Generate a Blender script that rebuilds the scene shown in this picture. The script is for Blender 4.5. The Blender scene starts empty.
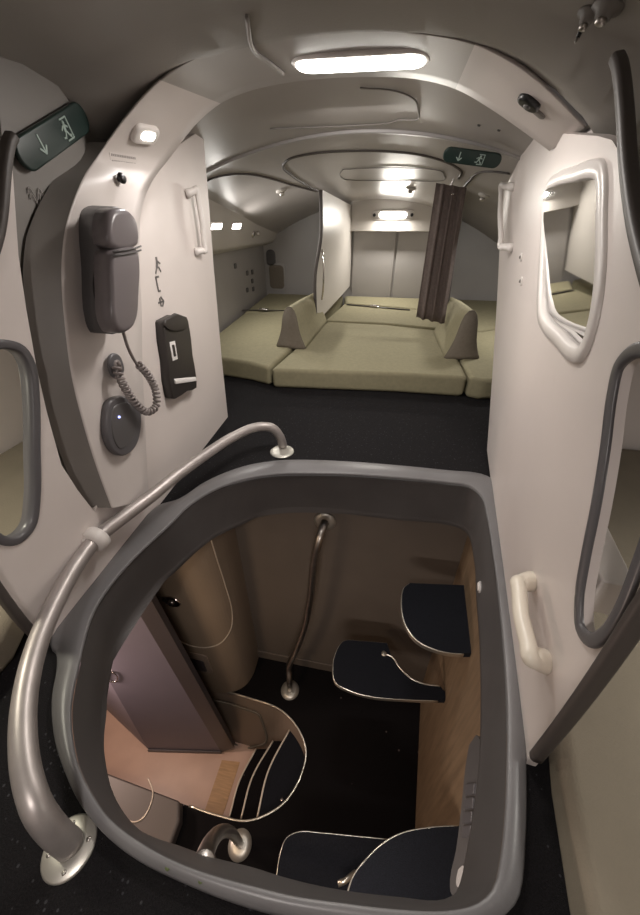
import bpy, math, random
from mathutils import Vector, Matrix
from mathutils.bvhtree import BVHTree
from mathutils.geometry import tessellate_polygon
random.seed(4)
V = Vector
scene = bpy.context.scene
col = scene.collection
# ------------------------------------------------------------ camera
F, CX, CY = 351.0, 320.0, 457.5
VPX, VPY = 400.0, 220.0
pitch = math.atan((CY-VPY)/F)
yaw = math.atan((VPX-CX)*math.cos(pitch)/F)
EYE = V((0, 0, 1.0))
FW = V((-math.sin(yaw)*math.cos(pitch), math.cos(yaw)*math.cos(pitch), -math.sin(pitch)))
RT = V((math.cos(yaw), math.sin(yaw), 0))
UP = RT.cross(FW)
cam = bpy.data.cameras.new('camera'); co = bpy.data.objects.new('camera', cam); col.objects.link(co)
co.matrix_world = Matrix.Translation(EYE) @ Matrix((RT, UP, -FW)).transposed().to_4x4()
cam.sensor_fit = 'VERTICAL'; cam.sensor_height = 24; cam.lens = 24*F/915
cam.clip_start = 0.01; cam.clip_end = 50
scene.camera = co

def ray(x, y): return FW + RT*((x-CX)/F) - UP*((y-CY)/F)
def onz(x, y, z): d = ray(x, y); return EYE + d*((z-EYE.z)/d.z)
def ony(x, y, Y): d = ray(x, y); return EYE + d*(Y/d.y)
def onx(x, y, X): d = ray(x, y); return EYE + d*(X/d.x)

class Plane:
    """A wall plane: point, normal into the room; s runs forward (+Y), t up."""
    def __init__(s, p, n):
        s.p = V(p); s.n = V(n).normalized()
        s.s = (V((0, 1, 0)) - s.n*s.n.y).normalized()
        if abs(s.n.y) > .9: s.s = (V((1, 0, 0)) - s.n*s.n.x).normalized()
        s.t = s.n.cross(s.s)
        if s.t.z < 0: s.t = -s.t
    def at(s, x, y, off=0.0):
        d = ray(x, y); return EYE + d*((s.p + s.n*off - EYE).dot(s.n)/d.dot(s.n))
    def uv(s, q): q = q - s.p; return (q.dot(s.s), q.dot(s.t))
    def P(s, a, b, off=0.0): return s.p + s.s*a + s.t*b + s.n*off
def from3(a, b, c, toward):
    n = (V(b)-V(a)).cross(V(c)-V(a)).normalized()
    if n.dot(V(toward)-V(a)) < 0: n = -n
    return Plane(a, n)
LW = from3((-.91, 1.78, 0), (-.85, .38, 0), (-.865, 1.78, 1.24), (0, 1, .5))
RW = from3((.57, 1.68, 0), (.40, .35, 0), (.455, 1.68, 1.15), (0, 1, .5))

# ------------------------------------------------------------ mesh collector
class MB:
    def __init__(s): s.v = []; s.f = []; s.flat = []
    def add(s, vs, fs, flat=False):
        b = len(s.v); s.v += [V(q) for q in vs]
        for f in fs:
            s.f.append(tuple(b+i for i in f)); s.flat.append(flat)
        return s

def cr(pts, n=8, closed=True):
    """smooth curve through the points"""
    pts = [V(p) for p in pts]; N = len(pts); out = []
    rng = range(N) if closed else range(N-1)
    for i in rng:
        if closed: p0, p1, p2, p3 = pts[i-1], pts[i], pts[(i+1) % N], pts[(i+2) % N]
        else: p0, p1, p2, p3 = pts[max(i-1, 0)], pts[i], pts[i+1], pts[min(i+2, N-1)]
        d1 = max((p2-p1).length, 1e-9); d0 = max((p1-p0).length, 1e-9); d2 = max((p3-p2).length, 1e-9)
        m1 = ((p2-p1)/d1 + (p1-p0)/d0)*.5*d1 if p0 != p1 else (p2-p1)
        m2 = ((p2-p1)/d1 + (p3-p2)/d2)*.5*d1 if p3 != p2 else (p2-p1)
        for k in range(n):
            t = k/n; t2 = t*t; t3 = t2*t
            out.append(p1*(2*t3-3*t2+1) + m1*(t3-2*t2+t) + p2*(-2*t3+3*t2) + m2*(t3-t2))
    if not closed: out.append(pts[-1].copy())
    return out

def rrect(w, h, r, n=6):
    o = []
    for cx, cy, a0 in ((w/2-r, h/2-r, 0), (-w/2+r, h/2-r, 90), (-w/2+r, -h/2+r, 180), (w/2-r, -h/2+r, 270)):
        for k in range(n+1):
            a = math.radians(a0+90*k/n); o.append((cx+r*math.cos(a), cy+r*math.sin(a)))
    return o

def plate(m, outer, holes, vec):
    """flat polygon with holes, extruded by vec; outer/holes are 3D point lists"""
    loops = [[V(p) for p in outer]] + [[V(p) for p in h] for h in holes]
    tris = tessellate_polygon(loops)
    flatv = [p for l in loops for p in l]; n = len(flatv)
    a = V(vec)
    fs = []
    for t in tris:
        fs.append(tuple(t)); fs.append(tuple(i+n for i in reversed(t)))
    b = 0
    for l in loops:
        k = len(l)
        for i in range(k): fs.append((b+i, b+(i+1) % k, b+n+(i+1) % k, b+n+i))
        b += k
    m.add(flatv + [p+a for p in flatv], fs, True); return m

def sweep(m, path, prof, up=None, closed=False, flat=False):
    """prof: list of (side, up) offsets; up=None -> parallel transport"""
    path = [V(p) for p in path]; N = len(path); K = len(prof); vs = []; prev = None
    for i, p in enumerate(path):
        if closed: t = path[(i+1) % N]-path[i-1]
        else: t = path[min(i+1, N-1)]-path[max(i-1, 0)]
        t.normalize()
        if up is not None:
            u = up(i) if callable(up) else V(up)
            side = t.cross(u).normalized(); u2 = side.cross(t).normalized()
        else:
            if prev is None:
                g = V((0, 0, 1)) if abs(t.z) < .8 else V((1, 0, 0))
            else: g = prev
            side = t.cross(g).normalized(); u2 = side.cross(t).normalized(); prev = u2
        for a, b in prof: vs.append(p + side*a + u2*b)
    fs = []
    for i in range(N if closed else N-1):
        j = (i+1) % N
        for k in range(K):
            l = (k+1) % K; fs.append((i*K+k, i*K+l, j*K+l, j*K+k))
    if not closed:
        fs.append(tuple(range(K-1, -1, -1))); fs.append(tuple((N-1)*K+k for k in range(K)))
    m.add(vs, fs, flat); return m
def circ(r, n=16, ry=None): return [(r*math.cos(2*math.pi*k/n), (ry or r)*math.sin(2*math.pi*k/n)) for k in range(n)]
def tube(m, path, r, n=16, closed=False): return sweep(m, path, circ(r, n), None, closed)

def lathe(m, c, axis, prof, n=28, sx=1.0, xdir=None):
    """prof: list of (radius, height) along axis from c"""
    axis = V(axis).normalized()
    x = V(xdir) if xdir is not None else (V((1, 0, 0)) if abs(axis.x) < .8 else V((0, 1, 0)))
    x = (x - axis*x.dot(axis)).normalized(); y = axis.cross(x)
    vs = []; K = len(prof)
    for k in range(n):
        a = 2*math.pi*k/n
        for r, h in prof: vs.append(V(c) + x*(r*sx*math.cos(a)) + y*(r*math.sin(a)) + axis*h)
    fs = []
    for k in range(n):
        l = (k+1) % n
        for i in range(K-1): fs.append((k*K+i, l*K+i, l*K+i+1, k*K+i+1))
    fs.append(tuple(k*K for k in range(n-1, -1, -1))); fs.append(tuple(k*K+K-1 for k in range(n)))
    m.add(vs, fs); return m

def loft(m, rows, closed=True, caps=(False, False), flat=False):
    K = len(rows[0]); vs = [p for r in rows for p in r]; fs = []
    for i in range(len(rows)-1):
        for k in range(K if closed else K-1):
            l = (k+1) % K; fs.append((i*K+k, i*K+l, (i+1)*K+l, (i+1)*K+k))
    if caps[0]: fs.append(tuple(range(K-1, -1, -1)))
    if caps[1]: fs.append(tuple((len(rows)-1)*K+k for k in range(K)))
    m.add(vs, fs, flat); return m

def box(m, c, s, M=None):
    c = V(c); vs = []
    for dx in (-.5, .5):
        for dy in (-.5, .5):
            for dz in (-.5, .5):
                q = V((dx*s[0], dy*s[1], dz*s[2]))
                if M is not None: q = M @ q
                vs.append(c+q)
    m.add(vs, [(0, 1, 3, 2), (4, 6, 7, 5), (0, 4, 5, 1), (2, 3, 7, 6), (0, 2, 6, 4), (1, 5, 7, 3)], True); return m

def blob(m, pl, cen, w, h, r, d, rs=.3, shape=None):
    """rounded-edge pad standing on plane pl: outline rrect w x h at 3D centre cen, depth d"""
    a, b = pl.uv(cen); rows = []; o0 = (V(cen)-pl.p).dot(pl.n)
    outl = shape or rrect(w, h, r)
    k0 = min(w, h)/2
    e = min(d*.6, k0*.5)*min(1, rs/.3)
    for ins, off in [(0, -.002), (0, d-e)] + [(e*(1-math.cos(t)), d-e+e*math.sin(t)) for t in (.4, .8, 1.2, 1.57)]:
        sx = (w-2*ins)/w; sy = (h-2*ins)/h
        rows.append([pl.P(a+p[0]*sx, b+p[1]*sy, o0+off) for p in outl])
    return loft(m, rows, True, (True, True))

# ------------------------------------------------------------ objects
def mesh_obj(name, m, mat, base, parent=None, bev=0, seg=3, smooth=True):
    me = bpy.data.meshes.new(name)
    me.from_pydata([q-base for q in m.v], [], m.f)
    me.polygons.foreach_set('use_smooth', [smooth and not fl for fl in m.flat])
    me.update()
    import bmesh
    bm = bmesh.new(); bm.from_mesh(me); bmesh.ops.recalc_face_normals(bm, faces=bm.faces); bm.to_mesh(me); bm.free()
    me.materials.append(mat)
    o = bpy.data.objects.new(name, me); col.objects.link(o)
    if parent is None: o.location = base
    else: o.parent = parent
    if bev:
        b = o.modifiers.new('bevel', 'BEVEL'); b.width = bev; b.segments = seg; b.limit_method = 'ANGLE'; b.angle_limit = math.radians(35)
        me.polygons.foreach_set('use_smooth', [True]*len(me.polygons))
        b.harden_normals = True
    return o
def basept(ms):
    vs = [q for m in ms for q in m.v]
    lo = [min(q[i] for q in vs) for i in range(3)]; hi = [max(q[i] for q in vs) for i in range(3)]
    return V(((lo[0]+hi[0])/2, (lo[1]+hi[1])/2, lo[2]))
def thing(name, label, cat, parts, group=None):
    """parts: list of (name, MB, material, opts, subparts) ; opts may hold bev, label"""
    def allm(ps):
        for p in ps:
            yield p[1]
            if len(p) > 4: yield from allm(p[4])
    base = basept(list(allm(parts)))
    e = bpy.data.objects.new(name, None); e.empty_display_size = .05; col.objects.link(e); e.location = base
    e['label'] = label; e['category'] = cat
    if group: e['group'] = group
    def mk(ps, par):
        for p in ps:
            op = dict(p[3]) if len(p) > 3 else {}
            lb = op.pop('label', None); kd = op.pop('kind', None)
            o = mesh_obj(p[0], p[1], p[2], base, par, **op)
            if lb: o['label'] = lb
            if kd: o['kind'] = kd
            if len(p) > 4: mk(p[4], o)
    mk(parts, e); return e
def single(name, label, cat, m, mat, group=None, **op):
    o = mesh_obj(name, m, mat, basept([m]), None, **op); o['label'] = label; o['category'] = cat
    if group: o['group'] = group
    return o
def struct(name, m, mat, **op):
    o = mesh_obj(name, m, mat, basept([m]), None, **op); o['kind'] = 'structure'; return o
def bvh(m): return BVHTree.FromPolygons([tuple(v) for v in m.v], m.f)
def hit(t, x, y):
    r = t.ray_cast(EYE, ray(x, y).normalized())
    if r[0] is None:
        r = t.find_nearest(EYE + ray(x, y).normalized()*1.9)
    n = r[1]
    if n.dot(ray(x, y)) > 0: n = -n
    return r[0], n

# ------------------------------------------------------------ materials
def mat(name, c, rough=.5, metal=0, noise=0, nscale=20, bump=0, bscale=60, spec=.5, coat=0, speck=None, emis=None, estr=0):
    m = bpy.data.materials.new(name); m.use_nodes = True; nt = m.node_tree; b = nt.nodes['Principled BSDF']
    c = tuple(c)+(1,)
    b.inputs['Base Color'].default_value = c; b.inputs['Roughness'].default_value = rough; b.inputs['Metallic'].default_value = metal
    b.inputs['Specular IOR Level'].default_value = spec; b.inputs['Coat Weight'].default_value = coat
    tc = nt.nodes.new('ShaderNodeTexCoord')
    last = None
    if noise:
        n = nt.nodes.new('ShaderNodeTexNoise'); n.inputs['Scale'].default_value = nscale; n.inputs['Detail'].default_value = 5
        nt.links.new(tc.outputs['Object'], n.inputs['Vector'])
        r = nt.nodes.new('ShaderNodeValToRGB'); r.color_ramp.elements[0].position = .3; r.color_ramp.elements[1].position = .7
        r.color_ramp.elements[0].color = tuple(max(0, x*(1-noise)) for x in c[:3])+(1,)
        r.color_ramp.elements[1].color = tuple(x*(1+noise) for x in c[:3])+(1,)
        nt.links.new(n.outputs['Fac'], r.inputs['Fac']); last = r.outputs['Color']
        nt.links.new(last, b.inputs['Base Color'])
    if speck:
        v = nt.nodes.new('ShaderNodeTexVoronoi'); v.inputs['Scale'].default_value = speck[1]
        nt.links.new(tc.outputs['Object'], v.inputs['Vector'])
        r = nt.nodes.new('ShaderNodeValToRGB'); r.color_ramp.elements[0].position = speck[2]; r.color_ramp.elements[1].position = speck[2]+.04
        r.color_ramp.elements[0].color = (1, 1, 1, 1); r.color_ramp.elements[1].color = (0, 0, 0, 1)
        nt.links.new(v.outputs['Distance'], r.inputs['Fac'])
        mx = nt.nodes.new('ShaderNodeMix'); mx.data_type = 'RGBA'
        nt.links.new(r.outputs['Color'], mx.inputs['Factor'])
        if last: nt.links.new(last, mx.inputs['A'])
        else: mx.inputs['A'].default_value = c
        mx.inputs['B'].default_value = tuple(speck[0])+(1,)
        nt.links.new(mx.outputs['Result'], b.inputs['Base Color'])
    if bump:
        n = nt.nodes.new('ShaderNodeTexNoise'); n.inputs['Scale'].default_value = bscale; n.inputs['Detail'].default_value = 4
        nt.links.new(tc.outputs['Object'], n.inputs['Vector'])
        bp = nt.nodes.new('ShaderNodeBump'); bp.inputs['Strength'].default_value = bump; bp.inputs['Distance'].default_value = .004
        nt.links.new(n.outputs['Fac'], bp.inputs['Height']); nt.links.new(bp.outputs['Normal'], b.inputs['Normal'])
    if emis:
        b.inputs['Emission Color'].default_value = tuple(emis)+(1,); b.inputs['Emission Strength'].default_value = estr
    return m
def wood(name, c, axis_scale):
    m = mat(name, c, .45); nt = m.node_tree; b = nt.nodes['Principled BSDF']
    tc = nt.nodes.new('ShaderNodeTexCoord'); mp = nt.nodes.new('ShaderNodeMapping'); mp.inputs['Scale'].default_value = axis_scale
    n = nt.nodes.new('ShaderNodeTexNoise'); n.inputs['Scale'].default_value = 4; n.inputs['Detail'].default_value = 8
    r = nt.nodes.new('ShaderNodeValToRGB'); r.color_ramp.elements[0].position = .35; r.color_ramp.elements[1].position = .65
    r.color_ramp.elements[0].color = tuple(x*.82 for x in c)+(1,); r.color_ramp.elements[1].color = tuple(x*1.12 for x in c)+(1,)
    nt.links.new(tc.outputs['Object'], mp.inputs['Vector']); nt.links.new(mp.outputs['Vector'], n.inputs['Vector'])
    nt.links.new(n.outputs['Fac'], r.inputs['Fac']); nt.links.new(r.outputs['Color'], b.inputs['Base Color']); return m

WHITE = mat('white_panel', (.66, .60, .57), .42, noise=.03, nscale=3, bump=.05, bscale=250)
PORTAL = mat('portal_plastic', (.60, .55, .525), .4, noise=.03, nscale=4, bump=.04, bscale=250)
TRIMW = mat('white_trim', (.70, .66, .63), .35)
IVORY = mat('ivory_plastic', (.74, .68, .58), .35)
PORTALC = mat('portal_grey_plastic', (.36, .335, .315), .4, noise=.03, nscale=4)
CEIL = mat('ceiling_lining', (.29, .272, .25), .45, noise=.06, nscale=3, bump=.05, bscale=200)
CEIL2 = mat('bunk_ceiling', (.36, .335, .32), .38, noise=.05, nscale=3)
VALLEY = mat('grey_lining', (.20, .185, .17), .5, noise=.06, nscale=5)
BUNKW = mat('bunk_wall_panel', (.35, .332, .322), .45, noise=.04, nscale=3)
FASC = mat('bunk_fascia', (.50, .47, .44), .4)
CARPET = mat('black_carpet', (.010, .009, .010), .95, spec=.2, noise=.5, nscale=300, bump=1, bscale=500, speck=((.05, .05, .055), 55, .12))
CARPETL = mat('landing_carpet', (.006, .005, .0055), .95, spec=.15, noise=.5, nscale=250, bump=1, bscale=400, speck=((.12, .10, .10), 9, .03))
TREAD = mat('tread_carpet', (.0085, .0095, .0135), .9, spec=.2, noise=.4, nscale=300, bump=.8, bscale=500)
RING = mat('grey_coaming', (.16, .155, .158), .38, noise=.08, nscale=6, bump=.05, bscale=300)
RINGD = mat('dark_grey_liner', (.105, .10, .10), .45, noise=.08, nscale=5, bump=.05, bscale=300)
GREYP = mat('grey_frame', (.105, .10, .105), .35)
SEAL = mat('dark_rubber_seal', (.065, .055, .05), .5)
BLACK = mat('black_plastic', (.01, .01, .011), .4)
PHONE = mat('phone_grey', (.17, .15, .155), .32)
PHONED = mat('phone_dark_grey', (.10, .095, .095), .4)
CORD = mat('cord_grey', (.22, .19, .18), .5)
METAL = mat('brushed_metal', (.50, .47, .44), .33, 1, noise=.12, nscale=25)
STEEL = mat('flange_steel', (.55, .53, .48), .42, .75)
RAILP = mat('rail_coated_metal', (.40, .365, .35), .42, .55, noise=.1, nscale=20)
CHROME = mat('chrome', (.75, .72, .7), .15, 1)
EDGE = mat('tread_edge_metal', (.62, .58, .5), .3, .9)
FABRIC = mat('olive_beige_fabric', (.27, .245, .155), .9, noise=.07, nscale=40, bump=.4, bscale=300)
FABRIC2 = mat('taupe_cushion_fabric', (.17, .145, .115), .9, noise=.07, nscale=60, bump=.4, bscale=300)
BERTHM = mat('berth_mattress_fabric', (.215, .185, .14), .9, noise=.06, nscale=6, bump=.3, bscale=250)
CURT = mat('brown_curtain_fabric', (.12, .092, .082), .85, noise=.15, nscale=60, bump=.3, bscale=300)
BROWNW = mat('taupe_wall', (.13, .108, .09), .5, noise=.06, nscale=4)
BOXM = mat('dark_taupe_lid', (.075, .062, .058), .5)
OAK = wood('tan_wood_wall', (.21, .145, .09), (10, 10, 1))
COLM = mat('tan_column', (.22, .17, .125), .45, noise=.04, nscale=5)
TANP = mat('tan_side_panel', (.24, .185, .145), .45)
LAV = mat('lavender_grey_door', (.15, .135, .175), .45, noise=.05, nscale=3)
DARKF = mat('dark_door_frame', (.05, .042, .045), .4)
FLOORM = mat('main_deck_vinyl', (.50, .34, .27), .4, noise=.08, nscale=4)
OAKF = wood('oak_threshold', (.42, .25, .12), (2, 20, 1))
MIRROR = mat('mirror_glass', (.8, .8, .8), .03, 1)
LIT = mat('lamp_diffuser_lit', (1, 1, 1), .5, emis=(1, .97, .9), estr=7)
LITW = mat('lamp_diffuser_warm', (1, 1, 1), .5, emis=(1, .93, .85), estr=6)
LITB = mat('blue_indicator', (.1, .1, .4), .3, emis=(.35, .4, 1), estr=2)
GREEN = mat('dark_green_sign', (.012, .028, .024), .4)
SIGNW = mat('sign_symbol_pale_green', (.33, .42, .38), .5)
INK = mat('grey_print', (.13, .12, .115), .6)
INKF = mat('faint_grey_print', (.30, .275, .26), .6)
STRAP = mat('white_strap', (.75, .72, .7), .6)
POUCH = mat('dark_pouch_vinyl', (.035, .03, .028), .4)
OVAL = mat('pale_grey_lens', (.55, .53, .52), .25)
LINEM = mat('pale_edge_trim', (.55, .48, .40), .35, .3)

# ------------------------------------------------------------ hatch
HC = V((-.2, .70, 0))
def px_poly(pts, z, n=6, smooth=True):
    p = [onz(x, y, z) for x, y in pts]
    return cr(p, n) if smooth else p
def radial(poly, z, N=256, c=HC):
    out = []
    for k in range(N):
        a = 2*math.pi*k/N; d = V((math.cos(a), math.sin(a))); best = 0
        for i in range(len(poly)):
            p = poly[i]-c; q = poly[(i+1) % len(poly)]-c; e = (q-p).to_2d()
            den = d.x*e.y-d.y*e.x
            if abs(den) < 1e-12: continue
            t = (p.x*e.y-p.y*e.x)/den; u = (p.x*d.y-p.y*d.x)/den
            if -1e-6 <= u <= 1+1e-6 and t > best: best = t
        out.append(V((c.x+d.x*best, c.y+d.y*best, z)))
    return out
outer_px = [(158, 506), (178, 500), (206, 482), (243, 467), (277, 461), (330, 461), (400, 466), (450, 471), (480, 474), (492, 479), (500, 508), (510, 550), (518, 610),
            (524, 680), (526, 755), (525, 846), (517, 903), (470, 930), (400, 932), (330, 925), (267, 913), (217, 897), (170, 877), (140, 862), (110, 840), (82, 807), (65, 772), (55, 740),
            (52, 700), (57, 668), (56, 654), (49, 645), (95, 580)]
lip_px = [(126, 565), (167, 526), (192, 502), (223, 485), (262, 475), (330, 473), (400, 477), (450, 482), (470, 485), (482, 495), (487, 512), (494, 555), (500, 600), (508, 700), (508, 770), (507, 804),
          (503, 851), (495, 888), (478, 904), (450, 911), (400, 910), (340, 903), (292, 896), (255, 887), (217, 877), (180, 864), (140, 843), (107, 817), (90, 792), (77, 765), (71, 735), (70, 705), (77, 668), (95, 607)]
bot_px = [(136, 610), (160, 580), (171, 571), (210, 537), (243, 521), (262, 512), (307, 508), (400, 517), (450, 522), (466, 528), (475, 555), (478, 600), (481, 638), (482, 735), (479, 780), (468, 850), (458, 890), (445, 899),
          (400, 897), (330, 888), (280, 876), (255, 868), (212, 857), (180, 846), (140, 830), (112, 795), (102, 755), (101, 715), (105, 690), (112, 652), (122, 630)]
Po = radial(px_poly(outer_px, 0.012, 5), 0)
Pl = radial(px_poly(lip_px, 0.03, 5), .03)
Pb = radial(px_poly(bot_px, -.25, 5), -.25)
def mixl(A, B, t, z): return [V((a.x*(1-t)+b.x*t, a.y*(1-t)+b.y*t, z)) for a, b in zip(A, B)]
Po2 = mixl(Po, Pl, .12, .024); 
fl = MB(); loft(fl, [Po, mixl(Po, Pl, .03, .018), Po2, mixl(Po, Pl, .5, .030), mixl(Po, Pl, .86, .034), mixl(Po, Pl, .97, .030), Pl, mixl(Pl, Pb, .04, .015)])
lin = MB(); loft(lin, [mixl(Pl, Pb, .035, .013), mixl(Pl, Pb, .16, -.01), mixl(Pl, Pb, .22, -.03), mixl(Pl, Pb, .8, -.20), mixl(Pl, Pb, .95, -.235), Pb, mixl(Pl, Pb, .93, -.27), mixl(Po, Pl, .5, -.28)])
linb = bvh(lin)
thing('hatch_surround', 'thick grey rounded frame around the open stair hatch in the black carpet', 'hatch frame', [
    ('rim', fl, RING, {}), ('liner', lin, RINGD, {'label': 'darker grey inner liner of the hatch'})])

# upper floor (carpet) with the hatch hole
m = MB(); fo = [V((-1.75, -1.3, 0)), V((1.45, -1.3, 0)), V((1.45, 2.9, 0)), V((-1.75, 2.9, 0))]
hole = mixl(Po, Pl, .45, 0)
plate(m, fo, [hole], (0, 0, -.03)); struct('floor', m, CARPET)

# ------------------------------------------------------------ ceilings
def vault(name, rows, mat_, x0=-1.75, x1=1.45, nx=40, curv=.4, cx=-.23):
    m = MB(); R = []
    for Y, z0, *cc in rows:
        r = []
        for k in range(nx+1):
            x = x0+(x1-x0)*k/nx; u = x-cx
            r.append(V((x, Y, z0-(cc[0] if cc else curv)*u*u-(cc[1] if len(cc) > 1 else 0)*min(abs(u), .8)**4)))
        R.append(r)
    loft(m, R, False)
    n = len(m.v); k = len(R[0])
    loft(m, [[p+V((0, 0, .03)) for p in r] for r in R], False)
    struct(name, m, mat_); return m
ceil_m = vault('ceiling', [(y/10, 1.405) for y in range(-13, 7)]+[(.8, 1.402, .33), (.9, 1.398, .29), (1.0, 1.390, .25), (1.1, 1.376, .21, .08), (1.19, 1.357, .21, .42), (1.27, 1.366, .2, .45)], CEIL)
vest_m = vault('ceiling.001', [(1.40, 1.45, .38), (1.6, 1.44, .34), (1.8, 1.415, .30), (2.0, 1.39, .26), (2.2, 1.37, .22), (2.3, 1.36, .20)], CEIL2)
bunkc_m = vault('ceiling.002', [(2.3, 1.355, .20), (2.45, 1.335, .20), (3.0, 1.28, .21), (3.7, 1.22, .23), (4.5, 1.16, .24)], CEIL2, x0=-1.75, x1=1.6, curv=.26)
ceilb = bvh(ceil_m); vestb = bvh(vest_m); bunkb = bvh(bunkc_m)

# ------------------------------------------------------------ left wall
wl = [(228, 417), (222, 360), (215, 280), (208, 190), (203, 128), (172, 150), (140, 185), (112, 240), (92, 330), (88, 412), (103, 480), (95, 512), (78, 490), (62, 465), (48, 415), (37, 367), (27, 310), (19, 255), (14, 180), (10, 138),
      (-14, 200), (-45, 300), (-75, 400), (-60, 490), (-25, 550), (5, 590), (28, 622), (53, 643)]
slotL = [(-4, 345), (10, 345), (22, 350), (31, 365), (35, 395), (36, 450), (36, 500), (31, 527), (18, 540), (4, 541), (-12, 528), (-24, 480), (-30, 420), (-24, 365)]
slL = cr([LW.at(x, y) for x, y in slotL], 5)
def floorclamp(p): return V((p.x, p.y, max(p.z, 0)))
m = MB(); plate(m, [LW.at(x, y) for x, y in wl], [slL], -LW.n*.035); struct('wall_left', m, WHITE, bev=.006)
m = MB(); plate(m, [LW.at(x, y, -.036) for x, y in [(-6, 40), (80, 50), (160, 80), (150, 150), (125, 420), (120, 520), (85, 525), (30, 400), (8, 250), (2, 140)]], [], -LW.n*.02); struct('wall_left.001', m, VALLEY)
# gasket along the free edge of the left wall panel
gp = [LW.at(x, y, .0) for x, y in [(12, 136), (8, 145), (-2, 230), (-20, 285), (-60, 380), (-66, 480), (-22, 560), (3, 597), (26, 626), (44, 642)]]
m = MB(); sweep(m, cr(gp, 8, False), rrect(.020, .026, .008), LW.n); single('door_seal', 'dark rubber edge seal curving round the free edge of the left white wall panel', 'seal', m, SEAL)
def frame_ring(loop, pl, w, d, back=.03):
    m = MB(); sweep(m, loop, [(-w*.5, -back), (-w*.5, d*.6), (-w*.3, d), (w*.3, d), (w*.5, d*.6), (w*.5, -back)], pl.n, closed=True); return m
single('slot_frame', 'grey rounded frame around the tall slot in the left white panel', 'frame', frame_ring(slL, LW, .020, .006, .026), GREYP)

# ------------------------------------------------------------ right wall
wr = [(487, 450), (492, 380), (497, 300), (502, 200), (506, 132), (530, 132), (570, 134), (598, 136), (612, 140), (619, 152), (625, 215), (637, 270), (655, 320), (684, 420), (680, 510), (655, 568),
      (630, 612), (600, 660), (562, 715), (525, 760)]
wrp = [RW.at(x, y) for x, y in wr]; wrp[-1] = V((.399, .345, 0))
slotR = [(648, 350), (632, 353), (620, 366), (613, 395), (606, 450), (597, 505), (586, 560), (580, 600), (581, 628), (591, 640), (605, 636), (622, 610), (640, 565), (656, 515), (668, 440), (664, 370)]
slR = cr([RW.at(x, y) for x, y in slotR], 5)
gl = [(549, 192), (554, 187), (575, 181), (594, 177), (600, 182), (600, 230), (598, 290), (592, 325), (585, 345), (579, 348), (560, 332), (546, 318), (543, 308), (545, 250), (547, 210)]
mirror_hole = cr([RW.at(x, y, 0) for x, y in gl], 4)
m = MB(); plate(m, wrp, [slR, mirror_hole], -RW.n*.02); struct('wall_right', m, WHITE, bev=.006)
single('slot_frame', 'grey rounded frame around the tall slot in the right white panel', 'frame', frame_ring(slR, RW, .022, .006, .002), GREYP)
gp = [RW.at(x, y, 0) for x, y in [(617, 58), (620, 66), (625, 110), (628, 160), (636, 220), (650, 275), (668, 330), (692, 425), (690, 510), (664, 575), (636, 620), (604, 668), (566, 720), (536, 757)]]
m = MB(); sweep(m, cr(gp, 8, False), rrect(.020, .024, .008), RW.n); single('door_seal', 'dark rubber edge seal curving round the free edge of the right white wall panel', 'seal', m, SEAL)

# ------------------------------------------------------------ portal (arched frame)
Opx = [(112, 508, 0), (98, 470, 0), (84, 425, 0), (72, 375, 0), (65, 320, 0), (62, 270, 0), (66, 228, 0), (78, 190, 0), (100, 153, 1.14), (125, 118, 1.18), (160, 80, 1.2), (200, 55, 1.2), (250, 40, 1.2), (300, 33, 1.2),
       (360, 30, 1.2), (420, 33, 1.2), (475, 44, 1.2), (520, 67, 1.22), (556, 97, 1.27), (586, 127, 1.32)]
Ipx = [(150, 500, 0), (148, 460, 0), (146, 415, 0), (144, 365, 0), (143, 310, 0), (141, 260, 0), (142, 215, 0), (152, 184, 0), (172, 157, 1.46), (198, 124, 1.5), (222, 104, 1.5), (250, 92, 1.5), (280, 85, 1.5), (320, 80, 1.5),
       (365, 78, 1.5), (415, 80, 1.5), (455, 90, 1.5), (490, 110, 1.5), (520, 131, 1.5), (548, 152, 1.5)]
def P3(q, off): return LW.at(q[0], q[1], off) if q[2] == 0 else ony(q[0], q[1], q[2])
Oc = cr([P3(q, .034) for q in Opx], 6, False); Ic = cr([P3(q, .030) for q in Ipx], 6, False)
cen = V((-.2, 1.35, .4))
rows = []; side = []
for i, (o, q) in enumerate(zip(Oc, Ic)):
    outw = (o+q)/2 - cen; outw.y = 0; outw.normalize()
    if i < 40: outw = -LW.n
    r = []
    ax = (q-o).normalized()
    k_ = min(1, max(0, (i-36)/14))
    r.append((o - LW.n*.012 - V((0, .004, 0))).lerp(o + outw*.03 + V((0, .06, 0)), k_)); r.append((o - LW.n*.005).lerp(o + outw*.010 + V((0, .016, 0)), k_))
    fd = min(1, max(.05, (51-i)/16))
    if i <= 50: side.append([o - LW.n*.002 + (o-q).normalized()*t*.045*fd - LW.n*(.062*t**.8) for t in (0, .25, .5, .75, 1)])
    r.append(o); r.append(o + ax*.008)
    for t in (.2, .4, .6, .8): r.append(o.lerp(q, t) )
    r.append(q - ax*.008); r.append(q + outw*.008); r.append(q + outw*.10)
    rows.append(r)
m = MB(); loft(m, rows, False); portb = bvh(m)
for a_, b_, mt_ in ((0, 61, PORTAL), (60, 97, PORTALC), (96, len(rows), PORTAL)):
    m = MB(); loft(m, rows[a_:b_], False); struct('trim_1', m, mt_)
m = MB(); loft(m, side, False); struct('trim_1', m, VALLEY)
# little sill where the portal lands on the right wall
m = MB(); box(m, ony(580, 140, 1.42), (.03, .30, .03), Matrix.Rotation(.55, 3, 'Y')); struct('trim_2', m, PORTAL, bev=.008)

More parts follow.
